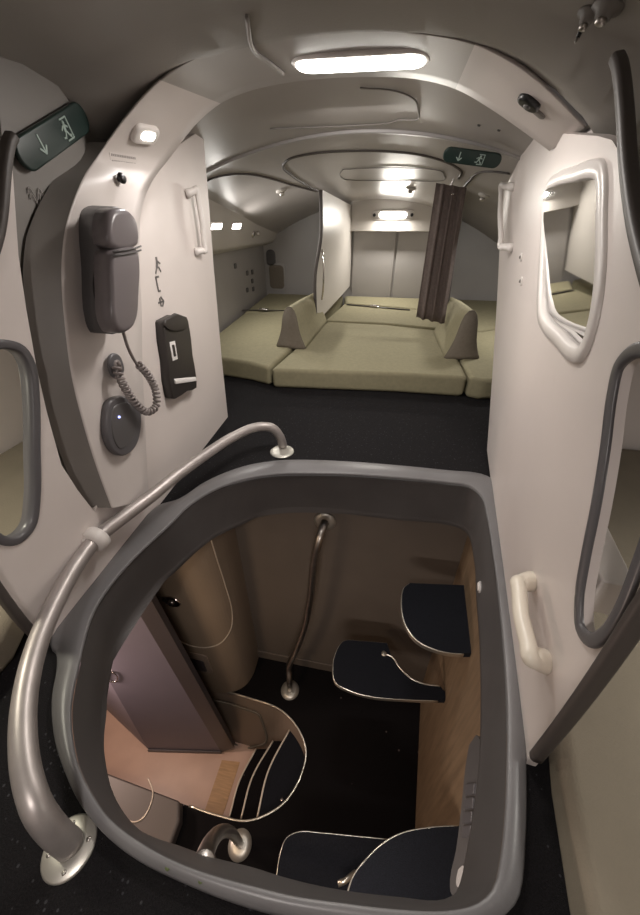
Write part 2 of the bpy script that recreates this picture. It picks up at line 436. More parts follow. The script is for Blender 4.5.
# ------------------------------------------------------------ portal fittings
def frame_at(p, n, xd):
    n = V(n).normalized(); x = (V(xd)-n*V(xd).dot(n)).normalized(); y = n.cross(x)
    pl = Plane.__new__(Plane); pl.p = p; pl.n = n; pl.s = x; pl.t = y; return pl
def hitpl(tree, x, y, x2, y2):
    p, n = hit(tree, x, y); q, _ = hit(tree, x2, y2); return frame_at(p, n, q-p)
lights = []
def area(name, p, n, sx, sy, power, c, xd=(1, 0, 0), spread=math.pi):
    l = bpy.data.lights.new(name, 'AREA'); l.shape = 'RECTANGLE'; l.size = sx; l.size_y = sy; l.energy = power; l.color = c; l.spread = spread
    o = bpy.data.objects.new(name, l); col.objects.link(o)
    n = V(n).normalized(); x = (V(xd)-n*V(xd).dot(n)).normalized(); y = n.cross(x)
    o.matrix_world = Matrix.Translation(p) @ Matrix((x, y, n*1.0)).transposed().to_4x4() @ Matrix.Rotation(math.pi, 4, 'X')
    return o
def spill(name, p, power, c, r=.03):
    l = bpy.data.lights.new(name, 'POINT'); l.energy = power; l.color = c; l.shadow_soft_size = r
    o = bpy.data.objects.new(name, l); col.objects.link(o); o.location = p; return o

fr = hitpl(portb, 359, 58, 420, 58)
m1 = MB(); blob(m1, fr, fr.p, .375, .10, .045, .010); m2 = MB(); blob(m2, fr, fr.p+fr.n*.006, .35, .078, .038, .010)
thing('ceiling_light', 'long bright capsule-shaped ceiling light on the arched beam', 'light', [('housing', m1, TRIMW, {}), ('diffuser', m2, LIT, {})])
area('portal_lamp', fr.p+fr.n*.03, fr.n, .33, .045, 5.0, (1, .93, .87), fr.s)

fr = hitpl(portb, 144, 133, 162, 136)
m1 = MB(); blob(m1, fr, fr.p, .105, .055, .02, .014); m2 = MB(); blob(m2, fr, fr.p+fr.n*.009+fr.t*.004, .06, .026, .012, .009)
thing('spot_light', 'small bright spot light in an oblong white bezel above the telephone', 'light', [('bezel', m1, TRIMW, {}), ('lens', m2, LIT, {})])
area('left_spot', fr.p+fr.n*.03, fr.n, .06, .03, .5, (1, .97, .95))
# faint two-line placard
fr = hitpl(portb, 124, 160, 145, 163)
m = MB()
for r in range(2):
    x = -.05
    while x < .05-.008*r:
        w = random.uniform(.003, .009); box(m, fr.P(x+w/2, .008-.014*r, .0012), (w, .0055, .001), Matrix((fr.s, fr.t, fr.n)).transposed()); x += w+.0025
mb = MB(); box(mb, fr.P(0, 0, .0004), (.112, .034, .0012), Matrix((fr.s, fr.t, fr.n)).transposed())
thing('placard', 'pale placard with two lines of small grey print under the spot light', 'placard', [('plate', mb, PORTAL, {}), ('lettering', m, INKF, {})])
# black knob hook on the left
p, n = hit(portb, 117, 180)
m1 = MB(); lathe(m1, p, n, [(.004, 0), (.006, .006), (.012, .012), (.014, .018), (.011, .024), (.004, .026)]); m2 = MB(); lathe(m2, p, n, [(.011, -.001), (.011, .003), (.005, .004)])
thing('coat_knob', 'tiny black round knob above the telephone', 'knob', [('knob', m1, BLACK, {}), ('washer', m2, TRIMW, {})])
# black oval camera/air nozzle on the right
fr = hitpl(portb, 530, 101, 542, 112)
m1 = MB(); blob(m1, fr, fr.p, .066, .042, .0209, .012); m2 = MB(); lathe(m2, fr.p+fr.n*.011, fr.n, [(.0001, .004), (.009, .003), (.011, 0)])
m3 = MB(); blob(m3, fr, fr.P(.045, -.012), .05, .022, .0109, .006)
thing('air_nozzle', 'black oval nozzle on the right shoulder of the arch', 'nozzle', [('bezel', m1, BLACK, {}), ('ball', m2, PHONED, {}), ('grey_pad', m3, VALLEY, {})])
# conduit on the ceiling that bends onto the arch
pts = []
for x, y in [(247, 14), (250, 40), (257, 52), (268, 60), (283, 72), (297, 82)]:
    h_ = [t_.ray_cast(EYE, ray(x, y).normalized()) for t_ in (ceilb, portb)]; h_ = sorted([q for q in h_ if q[0] is not None], key=lambda q: q[3])
    if not h_: continue
    h_ = h_[0]
    p, n = h_[0], (h_[1] if h_[1].dot(ray(x, y)) < 0 else -h_[1])
    pts.append(p + n*.004)
m = MB(); tube(m, cr(pts, 5, False), .005, 8); single('cable_conduit', 'thin pale conduit bending across the ceiling and arch left of the long light', 'conduit', m, CEIL2)
p, n = hit(portb, 297, 84-1)
m = MB(); lathe(m, p, n, [(.011, 0), (.011, .008), (.007, .012)]); single('conduit_clip', 'small white clip at the lower end of the ceiling conduit', 'clip', m, TRIMW)

# exit signs
def exit_sign(fr, w, h, label):
    M = Matrix((fr.s, fr.t, fr.n)).transposed()
    b = MB(); blob(b, fr, fr.p, w, h, h*.48, .008)
    a = MB(); k = h
    sh = fr.P(-w*.22, 0, .0085)
    box(a, fr.P(-w*.22, .04*k, .0088), (.07*k, .55*k, .0015), M)
    for sg in (-1, 1): box(a, fr.P(-w*.22+sg*.10*k, -.15*k, .0088), (.30*k, .07*k, .0015), M @ Matrix.Rotation(sg*math.radians(45), 3, 'Z'))
    r = MB(); cx = w*.13
    q = lambda x, y: fr.P(cx+x*k, y*k, .0088)
    # doorway bracket and running figure
    box(r, q(.30, 0), (.06*k, .66*k, .0015), M); box(r, q(.10, .32), (.42*k, .05*k, .0015), M); box(r, q(.08, -.32), (.42*k, .05*k, .0015), M)
    lathe(r, q(.02, .20), fr.n, [(.07*k, -.001), (.07*k, .001)], 12)
    box(r, q(-.02, .04), (.13*k, .24*k, .0015), M @ Matrix.Rotation(-.35, 3, 'Z'))
    for x, y, L, an in ((-.16, .08, .2, .5), (.12, .08, .18, -.5), (-.12, -.14, .24, .9), (.08, -.16, .22, -1.0), (-.24, -.2, .14, -.2), (.17, -.25, .14, 1.5)):
        box(r, q(x, y), (L*k, .06*k, .0015), M @ Matrix.Rotation(an, 3, 'Z'))
    return thing('exit_sign', label, 'sign', [('panel', b, GREEN, {}), ('arrow', a, SIGNW, {}), ('running_figure', r, SIGNW, {})])
p = LW.at(54, 135, -.024); q = LW.at(84, 115, -.024); fr = frame_at(p, LW.n, q-p)
exit_sign(fr, .30, .062, 'dark green pill-shaped exit sign with arrow and running figure, upper left')
# extra faint marks on the left lining below the sign
for px_, py_ in ((40, 200),):
    p, n = LW.at(px_, py_, -.034), LW.n; fr = frame_at(p, n, LW.s)
    m = MB(); M = Matrix((fr.s, fr.t, fr.n)).transposed()
    for k in range(2):
        lp = [fr.P(-.03+.06*(j/16), .012*math.sin(j*.8)+.012*k, .001) for j in range(17)]; tube(m, lp, .0012, 5)
    single('stencil_mark', 'faint grey scribbled stencil on the grey lining below the exit sign', 'marking', m, INKF)

# small ceiling fittings at top right
for (x, y, s, lb) in ((590, 12, .020, 'small metal ceiling fitting at the top right corner'), (608, 6, .026, 'larger metal fitting beside another at the top right corner'), (583, 26, .007, 'tiny dark hole plug in the ceiling at top right')):
    p, n = hit(ceilb, x, y)
    m1 = MB(); lathe(m1, p, n, [(s, 0), (s, .004), (s*.6, .008), (s*.5, .016)]); m2 = MB(); lathe(m2, p+n*.014, n, [(s*.35, 0), (s*.35, .008), (s*.2, .01)])
    thing('ceiling_fitting', lb, 'fitting', [('base', m1, VALLEY if s > .01 else BLACK, {}), ('stud', m2, METAL, {})])

# ------------------------------------------------------------ telephone on the left leg
LP = frame_at(LW.p, LW.n, LW.s); LP.t = LW.t; LP.s = LW.s
def wallframe(pl, x, y, off): q = pl.at(x, y, off); return pl.uv(q)
OFF = .045
def outline(pl, pts, off, n=4): return cr([pl.at(x, y, off) for x, y in pts], n)
def relief(pl, pts, off0, off1, e, mater=None, n=4, backinset=0):
    """body whose FRONT outline (at off1) is at the given pixels, walls going straight back to off0"""
    uv = [pl.uv(q) for q in outline(pl, pts, off1, n)]
    cx = sum(u for u, v in uv)/len(uv); cy = sum(v for u, v in uv)/len(uv)
    w = (max(u for u, v in uv)-min(u for u, v in uv))/2; h = (max(v for u, v in uv)-min(v for u, v in uv))/2
    rows = []
    for ins, off in [(-backinset, off0), (0, off1-e)] + [(e*(1-math.cos(t)), off1-e+e*math.sin(t)) for t in (.4, .8, 1.2, 1.57)]:
        rows.append([pl.P(cx+(u-cx)*(1-ins/w), cy+(v-cy)*(1-ins/h), off) for u, v in uv])
    m = MB(); loft(m, rows, True, (True, True)); return m
front = [(112, 214), (118, 209), (131, 212), (138, 222), (140, 245), (140, 290), (138, 318), (133, 328), (118, 331), (112, 322), (111, 280), (110, 240)]
cr_px = [(104, 216), (108, 209), (124, 209), (130, 218), (132, 260), (130, 310), (126, 328), (113, 334), (108, 322), (105, 270)]
cradle = relief(LP, cr_px, OFF-.02, OFF+.055, .012)
body = relief(LP, [(113, 256), (116, 251), (139, 249), (141, 262), (140, 290), (138, 318), (133, 329), (121, 333), (115, 322), (113, 290)], OFF+.05, OFF+.10, .014)
top = relief(LP, [(112, 214), (118, 209), (131, 211), (138, 221), (140, 244), (135, 248), (116, 249), (111, 244)], OFF+.05, OFF+.097, .014)
gap = relief(LP, [(105, 272), (108, 262), (113, 262), (115, 280), (114, 300), (109, 306), (105, 296)], OFF+.03, OFF+.062, .004)
seam = MB()
for dy in (0, 4):
    sm = [LP.at(x, y+dy, OFF+.103) for x, y in ((113, 252), (125, 250), (136, 248), (141, 246))]; tube(seam, sm, .0022, 6)
cordm = MB()
path = [LP.at(123, 331, OFF+.07), LP.at(127, 345, OFF+.06), LP.at(133, 358, OFF+.05), LP.at(138, 366, OFF+.045)]
tube(cordm, cr(path, 5, False), .0045, 8)
cp = cr([LP.at(x, y, o) for x, y, o in [(138, 364, OFF+.045), (148, 375, OFF+.05), (156, 392, OFF+.05), (156, 406, OFF+.045), (148, 412, OFF+.04), (137, 405, OFF+.035), (127, 391, OFF+.03), (119, 375, OFF+.028), (116, 364, OFF+.02)]], 10, False)
# helix round cp
L = [0]
for i in range(1, len(cp)): L.append(L[-1]+(cp[i]-cp[i-1]).length)
def along(s):
    for i in range(1, len(cp)):
        if s <= L[i] or i == len(cp)-1:
            t = (s-L[i-1])/(L[i]-L[i-1]); return cp[i-1].lerp(cp[i], t), (cp[i]-cp[i-1]).normalized()
hp = []; turns = 30; NT = turns*12; prev = V((0, 1, 0))
for k in range(NT+1):
    c_, t_ = along(L[-1]*k/NT); sd = t_.cross(prev).normalized(); prev = sd.cross(t_).normalized()
    a = 2*math.pi*turns*k/NT; hp.append(c_+(sd*math.cos(a)+prev*math.sin(a))*.0095)
coil = MB(); tube(coil, hp, .0043, 7)
thing('wall_telephone', 'grey wall telephone handset with coiled cord on the left leg of the arch', 'telephone', [
    ('cradle', cradle, PHONED, {'label': 'darker grey cradle'}),
    ('handset', body, PHONE, {}, [('seam_ring', seam, PHONED, {})]),
    ('earpiece', top, PHONE, {}), ('finger_recess', gap, BLACK, {}), ('cord', cordm, CORD, {}, [('coil', coil, CORD, {})])])
skt = MB(); fr = frame_at(LP.at(115, 366, OFF), LW.n, LW.s); blob(skt, fr, fr.p, .062, .075, .030, .008); s2 = MB(); blob(s2, fr, fr.p+fr.n*.005, .03, .04, .0149, .008)
thing('cord_socket', 'grey oval socket where the coiled telephone cord enters the wall', 'socket', [('bezel', skt, GREYP, {}), ('grommet', s2, CORD, {})])
fr = frame_at(LP.at(125, 425, OFF), LW.n, LW.s)
oo = outline(LP, [(107, 420), (110, 403), (120, 397), (134, 399), (141, 412), (141, 432), (136, 447), (124, 456), (114, 451), (108, 438)], OFF+.008)
m1 = relief(LP, [(107, 420), (110, 403), (120, 397), (134, 399), (141, 412), (141, 432), (136, 447), (124, 456), (114, 451), (108, 438)], OFF-.01, OFF+.010, .006)
m2 = relief(LP, [(112, 421), (114, 408), (122, 403), (133, 405), (137, 415), (136, 432), (130, 443), (121, 449), (115, 441)], OFF+.006, OFF+.013, .003)
p = LP.at(119, 417, OFF+.014); m3 = MB(); lathe(m3, p, LW.n, [(.004, 0), (.003, .003), (.0005, .004)], 12)
thing('intercom_panel', 'grey oval panel with dark face and a tiny blue light below the telephone', 'panel', [('bezel', m1, GREYP, {}), ('face', m2, PHONED, {}), ('indicator', m3, LITB, {})])
m = relief(LP, [(110, 468), (146, 448), (150, 424), (153, 432), (152, 442), (118, 466)], .0, .03, .006)

# pictograms on the left wall
def glyph(lst, fr, s, mm):
    M = Matrix((fr.s, fr.t, fr.n)).transposed()
    for x, y, w, h, a in lst: box(mm, fr.P(x*s, y*s, .001), (w*s, h*s, .001), M @ Matrix.Rotation(math.radians(a), 3, 'Z'))
    return mm
for (x, y), lst, lb in (((157, 265), [(0, .1, .35, .8, -25), (.1, .6, .3, .3, 0), (-.4, -.5, .7, .16, 50), (.35, -.45, .6, .2, -60), (.45, .2, .5, .15, -30)], 'small dark walking figure symbol, topmost of three wall symbols'),
                        ((158, 284), [(-.2, 0, .22, 1.5, 0), (.12, .68, .6, .2, 0), (.05, -.7, .35, .2, 0)], 'small dark bracket symbol, middle of three wall symbols'),
                        ((161, 302), [(0, 0, 1.2, .18, 0), (.35, .25, .7, .18, -45), (.35, -.25, .7, .18, 45), (-.15, 0, .18, .9, 0)], 'small dark arrow symbol, lowest of three wall symbols')):
    fr = frame_at(LP.at(x, y, .001), LW.n, LW.s); fr.t = LW.t
    m = MB(); glyph(lst, fr, .034, m); single('wall_symbol', lb, 'symbol', m, INK)
# dark pouch (torch holder)
m1 = relief(LP, [(164, 324), (165, 321), (186, 318), (189, 323), (193, 355), (196, 372), (197, 388), (188, 391), (176, 399), (173, 398), (168, 360)], 0, .035, .006, n=2)
m2 = relief(LP, [(175, 379), (196, 377), (197, 381), (176, 384)], .030, .040, .002, n=1)
m3 = relief(LP, [(170, 342), (175, 341), (178, 359), (173, 361)], .030, .0375, .001, n=1)
m4 = relief(LP, [(172, 345), (174.5, 344.5), (176.5, 356), (174, 357)], .030, .0385, .001, n=1)
m5 = relief(LP, [(165, 325), (166, 320), (187, 317), (189, 325), (178, 331), (170, 330)], .030, .042, .004, n=2)
thing('equipment_pouch', 'dark brown wall pouch with a white strap, right of the telephone', 'pouch', [('body', m1, POUCH, {}), ('strap', m2, STRAP, {'label': 'white strap'}), ('label_plate', m3, STRAP, {}, [('print', m4, POUCH, {})]), ('flap', m5, POUCH, {})])

# grab handles
def dhandle(pl, a, b, ga, gb, off, r, mt, lb, gp=None):
    """a,b: foot pixels on wall; ga,gb: bow pixels at height off"""
    A = pl.at(*a); B = pl.at(*b); GA = pl.at(ga[0], ga[1], off); GB = pl.at(gb[0], gb[1], off)
    g = MB(); sweep(g, cr([A.lerp(GA, .5), GA.lerp(GB, -.02), GA.lerp(GB, .12), GA.lerp(GB, .5)+pl.n*.004, GA.lerp(GB, .88), GA.lerp(GB, 1.02), B.lerp(GB, .5)], 7, False), circ(r, 14), None)
    f = []
    for P_, Q_ in ((A, GA), (B, GB)):
        k = MB(); lathe(k, P_, Q_-P_, [(r*1.5, -.002), (r*1.45, (Q_-P_).length*.3), (r*1.15, (Q_-P_).length*.75), (r*1.0, (Q_-P_).length*.95)], 16); f.append(('foot', k, mt, {}))
    return thing('grab_bar', lb, 'handle', [('grip', g, mt, {})]+f)
dhandle(RW, (532, 581), (546, 662), (518, 584), (530, 656), .045, .016, IVORY, 'ivory bow-shaped grab handle low on the right wall beside the hatch')
dhandle(RW, (514, 187), (513, 248), (501, 186), (501, 246), .045, .012, TRIMW, 'white grab handle at the far edge of the right wall beside the mirror')
dhandle(LW, (186, 194), (195, 252), (197, 190), (205, 250), .035, .011, TRIMW, 'white grab handle at the far edge of the left wall above the pouch')
# small latches on the right wall
for (x, y), lb in (((522, 257), 'small grey latch just under the white far handle'), ((522, 281), 'lower of two small grey latches by the far handle')):
    fr = frame_at(RW.at(x, y), RW.n, RW.s); m1 = MB(); blob(m1, fr, fr.p, .02, .03, .008, .005); m2 = MB(); lathe(m2, fr.p+fr.n*.004, fr.n, [(.006, 0), (.005, .006)], 12)
    thing('wall_latch', lb, 'latch', [('plate', m1, TRIMW, {}), ('pin', m2, VALLEY, {})])

# mirror on the right wall
glp = [p for p in mirror_hole]
smax = max(RW.uv(p)[0] for p in glp)
MT = math.tan(math.radians(5))
def tilt(p): return p + RW.n*(.012-(smax-RW.uv(p)[0])*MT)
cg = sum(glp, V((0, 0, 0)))/len(glp)
m1 = MB(); plate(m1, [tilt(cg+(p-cg)*1.0) for p in glp], [], -RW.n*.004)
m4 = MB(); loft(m4, [[p-RW.n*.001 for p in glp], [p-RW.n*.03 for p in glp]])
m2 = MB(); c_ = sum(glp, V((0, 0, 0)))/len(glp)
w = .032; lp2 = []
for i, q in enumerate(glp):
    t = (glp[(i+1) % len(glp)]-glp[i-1]).normalized(); sd = t.cross(RW.n).normalized()
    if sd.dot(q-c_) < 0: sd = -sd
    lp2.append(q+sd*w*.42 - RW.n*.008)
sweep(m2, lp2, [(-w*.5, -.004), (-w*.5, .012), (-w*.38, .0165), (w*.38, .0165), (w*.5, .012), (w*.5, -.004)], RW.n, closed=True)
thing('wall_mirror', 'rounded wall mirror in a thick white frame on the right wall', 'mirror', [('glass', m1, MIRROR, {'smooth': False}), ('frame', m2, TRIMW, {}), ('recess', m4, TRIMW, {})])

# ------------------------------------------------------------ handrail round the hatch
rp = [(283, 446, .012), (280, 437, .07), (272, 428, .13), (258, 427, .15), (235, 436, .16), (205, 455, .165), (180, 473, .17), (150, 497, .17), (122, 518, .17), (97, 538, .17), (75, 567, .17), (55, 603, .17), (40, 637, .17), (30, 670, .17), (24, 705, .165), (23, 740, .16), (27, 775, .15), (37, 807, .13), (52, 829, .08), (70, 845, .012)]
m = MB(); tube(m, cr([onz(*q) for q in rp], 6, False), .023, 20)
def flange(x, y, r, z=0.0):
    c_ = onz(x, y, z+.004); f = MB(); lathe(f, V((c_.x, c_.y, z-.001)), (0, 0, 1), [(r, 0), (r, .003), (r*.93, .006), (r*.5, .0065)], 36)
    s = []
    for k in range(4):
        a = k*math.pi/2+.5; b = MB(); lathe(b, V((c_.x+r*.72*math.cos(a), c_.y+r*.72*math.sin(a), z+.005)), (0, 0, 1), [(r*.09, 0), (r*.08, .0015), (r*.03, .002)], 10); s.append(('screw', b, METAL, {}))
    return f, s
f1, s1 = flange(282, 451, .062); f2, s2 = flange(69, 847, .047)
thing('handrail', 'long bent metal floor handrail curving round the left side of the hatch', 'handrail', [('rail', m, RAILP, {}), ('flange', f1, STEEL, {}, s1), ('flange', f2, STEEL, {}, s2)])
# white clamp holding the rail to the wall
c_ = onz(96, 539, .17); t_ = (onz(84, 553, .17)-onz(107, 530, .17)).normalized()
m1 = MB(); lathe(m1, c_ - t_*.014, t_, [(.0245, -.006), (.040, 0), (.042, .014), (.040, .030), (.0245, .036)], 24)
wp = c_ - LW.n*((c_-LW.p).dot(LW.n)); m2 = MB(); sweep(m2, [wp-LW.n*.001, c_.lerp(wp, .3)], rrect(.030, .034, .008), V((0, 0, 1)))
m3 = MB(); fr = frame_at(wp, LW.n, LW.s); blob(m3, fr, fr.p, .06, .05, .012, .008)
thing('rail_clamp', 'white clamp ring fixing the handrail to the left wall', 'clamp', [('collar', m1, TRIMW, {}), ('arm', m2, TRIMW, {}), ('wall_plate', m3, TRIMW, {})])

# ------------------------------------------------------------ bunks at the back
def zs(Y): return .15+.06*(Y-2.37)
def onS(x, y, dz=0.0):
    d = ray(x, y); # 1+t*dz = .15+dz+.06*(t*dy-2.37)
    t = (.15+dz-.06*2.37-1)/(d.z-.06*d.y); return EYE+d*t
def mattress(name, pts, label, n=1, group=None, inset=.006):
    P = [onS(*q) if len(q) == 2 else V((q[0], q[1], zs(q[1]))) for q in pts]
    c_ = sum(P, V((0, 0, 0)))/len(P)
    P = [p+(c_-p).normalized()*inset for p in P]
    m = MB(); plate(m, P, [], (0, 0, -.14))
    for k in range(len(m.v)//2, len(m.v)): m.v[k].z = .004
    return single(name, label, 'mattress', m, FABRIC, group, bev=.028, seg=5)
mattress('seat_cushion', [(270, 369), (330, 371), (400, 373), (469, 377), (456, 350), (441, 330), (385, 324), (327, 321), (300, 343)], 'large olive beige front cushion between the two bolsters')
mattress('mattress', [(325, 320.5), (385, 323), (442, 328.5), (435, 311, ), (392, 307), (344, 303.5)], 'olive beige middle mattress strip behind the large front cushion')
mattress('mattress', [(345, 303), (392, 306.5), (435, 310.5), (.62, 4.42, 0), (-.55, 4.42, 0)], 'far olive beige mattress strip against the back wall of the centre bunk')
mattress('mattress', [(269, 367.5), (248, 362), (222, 358), (-1.47, 2.42, 0), (-1.47, 3.55, 0), (285, 310), (323, 312), (326, 320), (299, 342)], 'olive beige mattress of the left bunk in front of its seat belt')
mattress('mattress', [(286, 309.2), (322, 311), (-.55, 4.42, 0), (-1.47, 4.42, 0), (-1.47, 3.56, 0)], 'far olive beige mattress piece of the left bunk behind its seat belt')
mattress('mattress', [(470, 377), (485, 380), (1.3, 2.5, 0), (1.35, 3.7, 0), (480, 331), (443, 328)], 'olive beige mattress of the right bunk behind the right bolster')
mattress('mattress', [(443, 327), (480, 330), (1.35, 3.72, 0), (1.35, 4.42, 0), (.65, 4.42, 0), (437, 311)], 'far olive beige mattress piece of the right bunk')
# bolsters
def bolster(base_f, base_b, wf, h, label):
    """bell-shaped end, long axis from base_f to base_b (both on the mattress)"""
    ax = (base_b-base_f); ax.z = 0; L_ = ax.length; ax.normalize(); sd = V((ax.y, -ax.x, 0))
    half = [(.5, 0), (.44, .1), (.36, .25), (.29, .42), (.25, .6), (.21, .78), (.15, .91), (.07, .985)]
    prof = [(-x, y) for x, y in half]+[(0, 1)]+[(x, y) for x, y in reversed(half)]
    rows = []
    for s, sc in ((0, .90), (.03, 1.0), (.3, 1.0), (.6, .98), (.93, .93), (1.0, .82)):
        c_ = base_f+ax*(L_*s); zb = zs(c_.y)-.004
        w = wf*(1-.15*s)*sc
        top = h*(1-.08*s)*(sc if s < .05 else sc)
        rows.append([V((c_.x, c_.y, zb))+sd*(w*px_)+V((0, 0, top*py_)) for px_, py_ in prof])
    m = MB(); loft(m, rows[1:], True, (False, True))
    e = MB(); loft(e, [rows[1], rows[0]], True, (False, True))
    e2 = MB()
    for r in (rows[1],): tube(e2, r, .004, 6)
    return thing('bolster', label, 'cushion', [('cover', m, FABRIC, {}), ('end_panel', e, FABRIC2, {'label': 'darker taupe end panel'}), ('piping', e2, FABRIC2, {})])
bolster(onS(290, 348), onS(318, 320), .25, .30, 'olive bolster cushion with taupe end on the left seam of the front cushion')
bolster(onS(462, 359), onS(444, 331), .25, .33, 'olive bolster cushion with taupe end beside the curtain')
# seat belts
def belt(a, b, k, lb):
    A = onS(*a, .004); B = onS(*b, .004); m = MB(); sweep(m, [A, A.lerp(B, .5), B], [(-.018, 0), (-.018, .003), (.018, .003), (.018, 0)], V((0, 0, 1)))
    c_ = A.lerp(B, k); fr = frame_at(c_+V((0, 0, .003)), V((0, -.06, 1)), B-A); m2 = MB(); blob(m2, fr, fr.p, .10, .045, .01, .014); m3 = MB(); blob(m3, fr, fr.P(.0, 0, .01), .04, .03, .006, .008)
    thing('seat_belt', lb, 'seat belt', [('strap', m, POUCH, {}), ('buckle', m2, CHROME, {'label': 'pale metal buckle'}, [('release_flap', m3, METAL, {})])])
belt((347, 304.5), (410, 310), .45, 'seat belt with metal buckle lying across the centre bunk mattress')
belt((232, 310), (285, 310.5), .6, 'seat belt with metal buckle lying across the left bunk mattress')

# bunk shell
def quad(m, a, b, c, d): m.add([a, b, c, d], [(0, 1, 2, 3)], True); return m
def wallbox(name, x0, x1, y0, y1, z0, z1, mt, **k): m = MB(); box(m, ((x0+x1)/2, (y0+y1)/2, (z0+z1)/2), (x1-x0, y1-y0, z1-z0)); return struct(name, m, mt, **k)
wallbox('wall_back', -1.62, 1.6, 4.46, 4.5, 0, 1.25, BUNKW)
wallbox('wall_bunk_left', -1.54, -1.50, 2.4, 4.46, 0, 1.2, BUNKW)
wallbox('wall_bunk_right', 1.40, 1.44, 2.4, 4.46, 0, 1.2, BUNKW)
# fascia above centre back wall with the lamp, left overhead valance
a0 = ony(352, 204, 4.4); a1 = ony(452, 204, 4.4); b0 = ony(352, 231, 4.4); b1 = ony(452, 233, 4.4)
m = MB(); plate(m, [V((-.50, 4.34, 1.20)), V((.60, 4.34, 1.20)), V((.60, 4.34, b0.z)), V((-.50, 4.34, b0.z))], [], (0, .12, 0)); struct('trim_3', m, FASC, bev=.01)
m = MB()
plate(m, [V((-1.5, 2.4, .76)), V((-1.36, 2.4, .80)), V((-1.26, 2.4, 1.02)), V((-1.2, 2.4, 1.2)), V((-1.5, 2.4, 1.2))], [], (0, 2.06, 0)); struct('trim_4', m, FASC, bev=.02)
m = MB()
plate(m, [V((1.4, 2.4, .76)), V((1.26, 2.4, .80)), V((1.16, 2.4, 1.02)), V((1.1, 2.4, 1.2)), V((1.4, 2.4, 1.2))], [], (0, 2.06, 0)); struct('trim_5', m, FASC, bev=.02)
# back panels of the centre bunk: two gently grooved panels
for x0, x1 in ((-.47, -.02), (.0, .56)):
    m = MB(); box(m, ((x0+x1)/2, 4.45, .56), (x1-x0, .03, .72)); struct('wall_back.001', m, BUNKW, bev=.008)
# lamp on fascia
fr = frame_at(ony(393, 215, 4.34), V((0, -1, 0)), V((1, 0, 0))); fr.t = V((0, 0, 1))
m1 = MB(); blob(m1, fr, fr.p, .42, .085, .03, .012); m2 = MB(); blob(m2, fr, fr.p+fr.n*.008, .27, .05, .024, .02); m3 = MB(); blob(m3, fr, fr.P(-.185, 0, .008), .03, .03, .0149, .012); m4 = MB(); blob(m4, fr, fr.P(.185, 0, .008), .03, .03, .0149, .012)
thing('bunk_light', 'bright oblong reading light with two black buttons above the centre bunk', 'light', [('housing', m1, FASC, {}), ('diffuser', m2, LIT, {}), ('button', m3, BLACK, {}), ('button', m4, BLACK, {})])
area('bunk_lamp', fr.p+fr.n*.06, V((0, -.55, -.8)), .27, .05, 5.0, (1, .95, .86))
# pair of lights under the left valance
Lv = from3((-1.36, 2.4, .80), (-1.36, 4.0, .80), (-1.26, 2.4, 1.02), (0, 3, .5))
for (x, y), lb in (((216, 226), 'left one of two small bright lights on the left bunk overhead panel'), ((236, 226), 'right one of two small bright lights on the left bunk overhead panel')):
    fr = frame_at(Lv.at(x, y), Lv.n, Lv.s); m1 = MB(); blob(m1, fr, fr.p, .20, .055, .01, .006); m2 = MB(); blob(m2, fr, fr.p+fr.n*.004, .17, .038, .008, .006)
    thing('bunk_light', lb, 'light', [('bezel', m1, TRIMW, {}), ('diffuser', m2, LITW, {})])
    area('left_bunk_lamp', fr.p+fr.n*.03, fr.n, .17, .04, 2.2, (1, .96, .9), fr.s)
# reading light, socket buttons, pocket, vents on left
fr = frame_at(Lv.at(253, 234), Lv.n, Lv.s)
m1 = MB(); lathe(m1, fr.p, fr.n, [(.03, 0), (.03, .008), (.018, .014)]); m2 = MB(); lathe(m2, fr.P(.0, .01, .012), fr.n+fr.t*.5, [(.012, 0), (.02, .03), (.02, .05), (.014, .052)])
thing('reading_spot', 'small silver swivel reading lamp on the left bunk overhead panel', 'light', [('base', m1, CHROME, {}), ('head', m2, METAL, {})])
BL = from3((-1.5, 2.4, .2), (-1.5, 4.4, .2), (-1.5, 2.4, .7), (0, 3, .5))
for (x, y), lb in (((247, 273), 'upper left'), ((252, 272), 'upper right'), ((252, 281), 'centre'), ((247, 290), 'lower left'), ((253, 289), 'lower right'), ((235, 266), 'outlying')):
    fr = frame_at(BL.at(x, y), BL.n, BL.s); m1 = MB(); blob(m1, fr, fr.p, .05, .045, .01, .012)
    single('wall_socket', lb+' small dark socket of the cluster on the left bunk side wall', 'socket', m1, PHONED)
BB = Plane((0, 4.46, .5), (0, -1, 0)); BB.s = V((1, 0, 0)); BB.t = V((0, 0, 1))
for (x, y), w_, h_, r_, mt, nm, lb, ct in (((265, 258), .11, .17, .05, PHONED, 'air_vent', 'dark oval vent on the left bunk back wall above the pocket', 'vent'), ((271, 277), .22, .30, .05, FABRIC2, 'stowage_pocket', 'rounded beige grey pocket on the left bunk back wall', 'pocket')):
    fr = frame_at(BB.at(x+6, y), BB.n, BB.s); fr.t = BB.t
    m1 = MB(); blob(m1, fr, fr.p, w_, h_, r_, .012); m2 = MB(); blob(m2, fr, fr.p+fr.n*.009, w_*.8, h_*.82, r_*.8, .008)
    thing(nm, lb, ct, [('rim', m1, GREYP if nm == 'air_vent' else BUNKW, {}), ('insert', m2, mt, {})])
